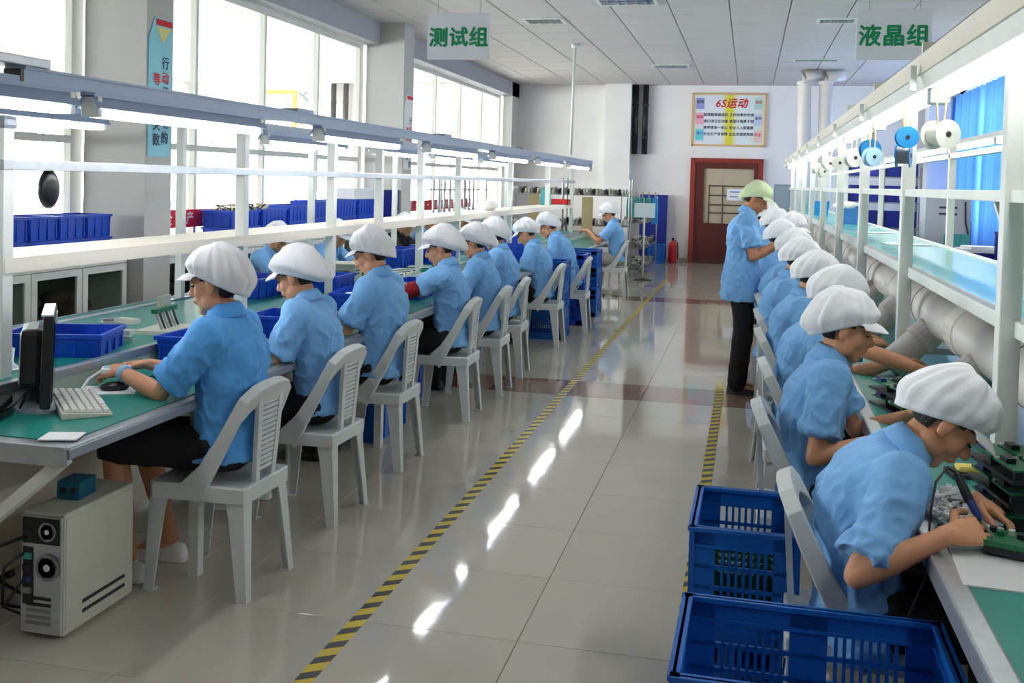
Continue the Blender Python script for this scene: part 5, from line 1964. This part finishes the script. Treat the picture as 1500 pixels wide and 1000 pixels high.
solid_crate(.62, .5, .40, 'large dark blue crate by the curtain, lower of the nearest pile', (3.30, 13.5, .0), 0, m=M_navy, group=CC)
solid_crate(.62, .5, .40, 'large dark blue crate by the curtain, middle of the nearest pile', (3.30, 13.5, .40), 0, m=M_navy, group=CC)
solid_crate(.62, .5, .36, 'large dark blue crate by the curtain, top of the nearest pile', (3.30, 13.5, .80), 0, m=M_navy, group=CC)
solid_crate(.60, .5, .42, 'dark blue crate carrying white sheets, lower of its pile', (2.98, 14.6, 0), 0, m=M_navy, group=CC)
solid_crate(.60, .5, .42, 'dark blue crate carrying white sheets, upper of its pile', (2.98, 14.6, .42), 0, m=M_navy, group=CC)
tag(MB().box((0, 0, .03), (.5, .4, .05)).box((.03, 0, .07), (.4, .35, .03), Matrix.Rotation(.15, 3, 'Z')).build('paper_stack', M_paper, None, (2.98, 14.6, .842), .05), 'stack of white sheets on the dark blue crates by the curtain', 'paper')
t = thing('office_chair', 'dark office chair before the blue curtain', 'chair', (3.02, 16.2, 0), 1.2)
MB().box((0, 0, .48), (.44, .44, .08)).build('seat', M_dark, t, bevel=.02)
MB().box((-.22, 0, .95), (.06, .42, .55)).build('backrest', M_dark, t, bevel=.02)
MB().tube([(0, 0, .06), (0, 0, .46)], .03, 10).build('column', M_black, t)
for q in range(5):
    a = q * 2 * pi / 5
    MB().bar((0, 0, .07), (cos(a) * .26, sin(a) * .26, .05), .04, .03).build('leg', M_black, t)
    MB().lathe([(.025, -.012), (.025, .012)], (cos(a) * .26, sin(a) * .26, .026), n=10, axis='y').build('caster', M_black, t)
t = thing('control_cabinet', 'grey upright cabinet between the standing man and the white posts', 'cabinet', (.66, 20.9, 0))
MB().span((-.19, -.2, .05), (.19, .2, 1.70)).build('body', mat('blue_grey_cabinet', C(132, 146, 160), .5), t, bevel=.006)
MB().span((-.17, -.206, .15), (.17, -.2, 1.66)).build('door', mat('blue_grey_cabinet_door', C(140, 154, 166), .5), t, bevel=.002)
MB().span((-.16, -.2, 0), (.16, .18, .05)).build('plinth', M_dark, t)

# wire racks of hanging parts, left back
random.seed(31)


def wire_rack(x, y, L, D, shelves, label, rz=0, H=1.7, load=True):
    t = thing('wire_rack', label, 'rack', (x, y, 0), rz)
    for a in (-1, 1):
        for b_ in (-1, 1):
            MB().tube([(a * L / 2, b_ * D / 2, 0), (a * L / 2, b_ * D / 2, H)], .013, 8).build('post', M_steel, t)
    for z in shelves:
        s = MB()
        for b_ in (-1, 0, 1):
            s.bar((-L / 2, b_ * D / 2, z), (L / 2, b_ * D / 2, z), .012, .016)
        for k in range(int(L / .12) + 1):
            s.bar((-L / 2 + L * k / int(L / .12), -D / 2, z), (-L / 2 + L * k / int(L / .12), D / 2, z), .006, .006)
        s.build('wire_shelf', M_steel, t)
        if load:
            s = MB()
            for k in range(int(L / .055)):
                px = -L / 2 + .03 + .055 * k
                s.cur = k % 4
                for b_ in (-.6, 0, .6):
                    s.box((px, b_ * D / 2, z + .05 + random.uniform(-.01, .03)), (.03, .05, .07 + random.uniform(0, .04)), Matrix.Rotation(random.uniform(-.6, .6), 3, 'X'))
            o = s.build('small_parts', [M_steel, M_chip, M_beige, M_solder], t)
            o['kind'] = 'stuff'
    return t


wire_rack(-2.55, 17.55, 1.15, .42, (.22, .55, .90, 1.42), 'wire rack of small metal parts behind the farthest left worker')
wire_rack(-3.7, 17.9, 1.05, .42, (.4, .85, 1.42), 'wire rack of parts at the far end of the left bench, by cardboard')
wire_rack(-1.98, 19.2, 2.6, .40, (.12, .5, .95), 'tall rack of hanging dark parts beside the sign stand', rz=pi / 2, H=1.4)
t = thing('bag_row', 'row of teal and blue bags hanging on the rack behind the sign stand', 'bags', (-1.80, 18.0, 1.16))
for k, (x, m_) in enumerate(((-.24, M_teal2), (-.13, M_teal2), (-.02, M_teal2), (.09, M_teal2), (.20, M_cyan))):
    MB().loft([[Vector((x + a * w, b_ * .05 * w / .05, z)) for a, b_ in ((-1, -1), (1, -1), (1, 1), (-1, 1))] for w, z in ((.052, -.12 - .1 * (k == 4)), (.054, .05), (.046, .22), (.02, .25))]).build('bag', m_, t, bevel=.006)
    MB().tube([(x, 0, .24), (x, 0, .34)], .012, 8).build('peg', M_card, t)
# peg rack in front of the far window
t = thing('peg_rack', 'tall rack with upright steel pegs before the far left window', 'rack', (-4.55, 15.6, 0), pi / 2)
for a in (-1.3, 1.3):
    for b_ in (-.18, .18):
        MB().tube([(a, b_, 0), (a, b_, 1.65)], .014, 8).build('post', M_steel, t)
for z in (.5, 1.0, 1.48):
    MB().span((-1.32, -.2, z - .015), (1.32, .2, z)).build('shelf', M_steel, t)
for k in range(9):
    MB().tube([(-1.1 + .28 * k, 0, 1.0), (-1.1 + .28 * k, 0, 1.68)], .022, 8).build('peg', M_steel, t)
# cardboard bale, red tray and teal bag at the end of the shelf
for k, (x, y, z0, h, lab) in enumerate(((-2.62, 16.9, 0, 1.40, 'upright cardboard sheet pack beside the farthest left worker'), (-3.55, 17.0, 0, 1.42, 'upright cardboard sheet pack behind the end of the shelf'))):
    t = thing('cardboard_pack', lab, 'cardboard', (x, y, z0), .1)
    for q in range(4):
        MB().span((-.09, -.04 + .02 * q, 0), (.09, -.024 + .02 * q, h - .02 * q)).build('sheet', M_card, t)
tag(MB().span((-.18, -.12, 0), (.18, .12, .008)).span((-.18, -.12, 0), (-.17, .12, .08)).span((.17, -.12, 0), (.18, .12, .08)).span((-.18, -.12, 0), (.18, -.11, .08)).span((-.18, .11, 0), (.18, .12, .08)).build('red_tray', M_redp, None, (-2.85, 15.4, 1.293)), 'red tray at the far end of the bench shelf', 'tray')
tag(MB().ell((0, 0, .06), (.09, .16, .06), None, 14, 8).build('cloth_bundle', M_paper, None, (-2.86, 11.2, 1.285), smooth=True), 'white cloth bundle lying on the bench shelf near its far end', 'cloth')
tag(MB().loft([[Vector((a * w, b_ * w * .6, z)) for a, b_ in ((-1, -1), (1, -1), (1, 1), (-1, 1))] for w, z in ((.07, 0), (.075, .1), (.05, .24), (.02, .26))]).build('teal_bag', M_teal2, None, (-2.88, 14.6, 1.293)), 'teal bag standing on the bench shelf near its far end', 'bag')

# sign on a stand
t = thing('sign_stand', 'white notice on a thin floor stand at the end of the aisle', 'sign', (-1.72, 17.45, 0))
MB().lathe([(.15, 0), (.15, .012), (.03, .03), (.015, .04)], n=24).build('base', M_dark, t)
MB().tube([(0, 0, .03), (0, 0, 1.10)], .013, 10).build('pole', M_white, t, smooth=True)
Rr = Matrix.Rotation(-.25, 3, 'X')
MB().box((0, 0, 1.19), (.35, .012, .25), Rr).build('board', mat('notice_board', C(208, 224, 232), .5), t)
for k in range(3):
    MB().box((0, -.010 - .0 * k, 1.25 - .055 * k), (.22, .004, .022), Rr).build('text_row', mat('pale_print', C(150, 172, 186), .6), t) if False else None
# fire extinguisher
t = thing('fire_extinguisher', 'red fire extinguisher on the floor by the back wall, left of the door', 'fire extinguisher', (-1.53, 21.7, 0))
MB().lathe([(.02, 0), (.085, .0), (.09, .03), (.09, .36), (.07, .42), (.03, .45), (.03, .47), (.001, .47)], n=20).build('cylinder', M_redp, t, smooth=True)
MB().box((0, 0, .49), (.05, .03, .05)).box((.03, 0, .52), (.10, .02, .014)).build('valve', M_black, t)
MB().tube([(.03, 0, .48), (.10, 0, .42), (.11, 0, .2), (.10, 0, .1)], .012, 8).build('hose', M_black, t, smooth=True)
# blue standing partition and bin beside it
t = thing('blue_partition', 'tall dark blue board standing against the back wall', 'board', (-1.98, 21.85, 0))
MB().span((-.28, -.02, .06), (.30, .02, 1.42)).build('panel', M_navy, t, bevel=.006)
for a in (-.24, .26):
    MB().span((a - .02, -.12, 0), (a + .02, .12, .06)).build('foot', M_dark, t)
t = solid_crate(.34, .34, .40, 'blue bin on the floor before the tall dark blue board', (-1.85, 21.4, 0), 0, m=M_blue2, name='blue_bin')

# ================================================================== FLOOR TAPE
def tape(x, y0, y1, label):
    L = y1 - y0
    t = thing('hazard_tape', label, 'floor tape', (x, y0, .0008))
    w = .030
    MB().span((-w, 0, -.0006), (w, L, .0)).build('tape_band', M_yell, t)
    p = .115
    sm = None
    big = MB()
    for k in range(int(L / p)):
        y = k * p
        vs = [Vector((-w, y, .0004)), Vector((w, y + .042, .0004)), Vector((w, y + .042 + .052, .0004)), Vector((-w, y + .052, .0004))]
        vs2 = [v - Vector((0, 0, .0003)) for v in vs]
        if k < 140:
            if sm is None:
                sm = MB().loft([vs2, vs]).build('black_stripe', M_blk, t)
            else:
                o = sm.copy()
                COL.objects.link(o)
                o.location = (0, y, 0)
        else:
            big.loft([vs2, vs])
    if big.v:
        big.build('far_stripes', M_blk, t)['kind'] = 'stuff'


tape(-1.35, 2.1, 17.8, 'yellow and black hazard tape along the left edge of the aisle')
tape(-.18, 2.1, 8.4, 'yellow and black hazard tape on the right of the aisle, ending at the standing man')
bpy.data.scenes.remove(TMP)
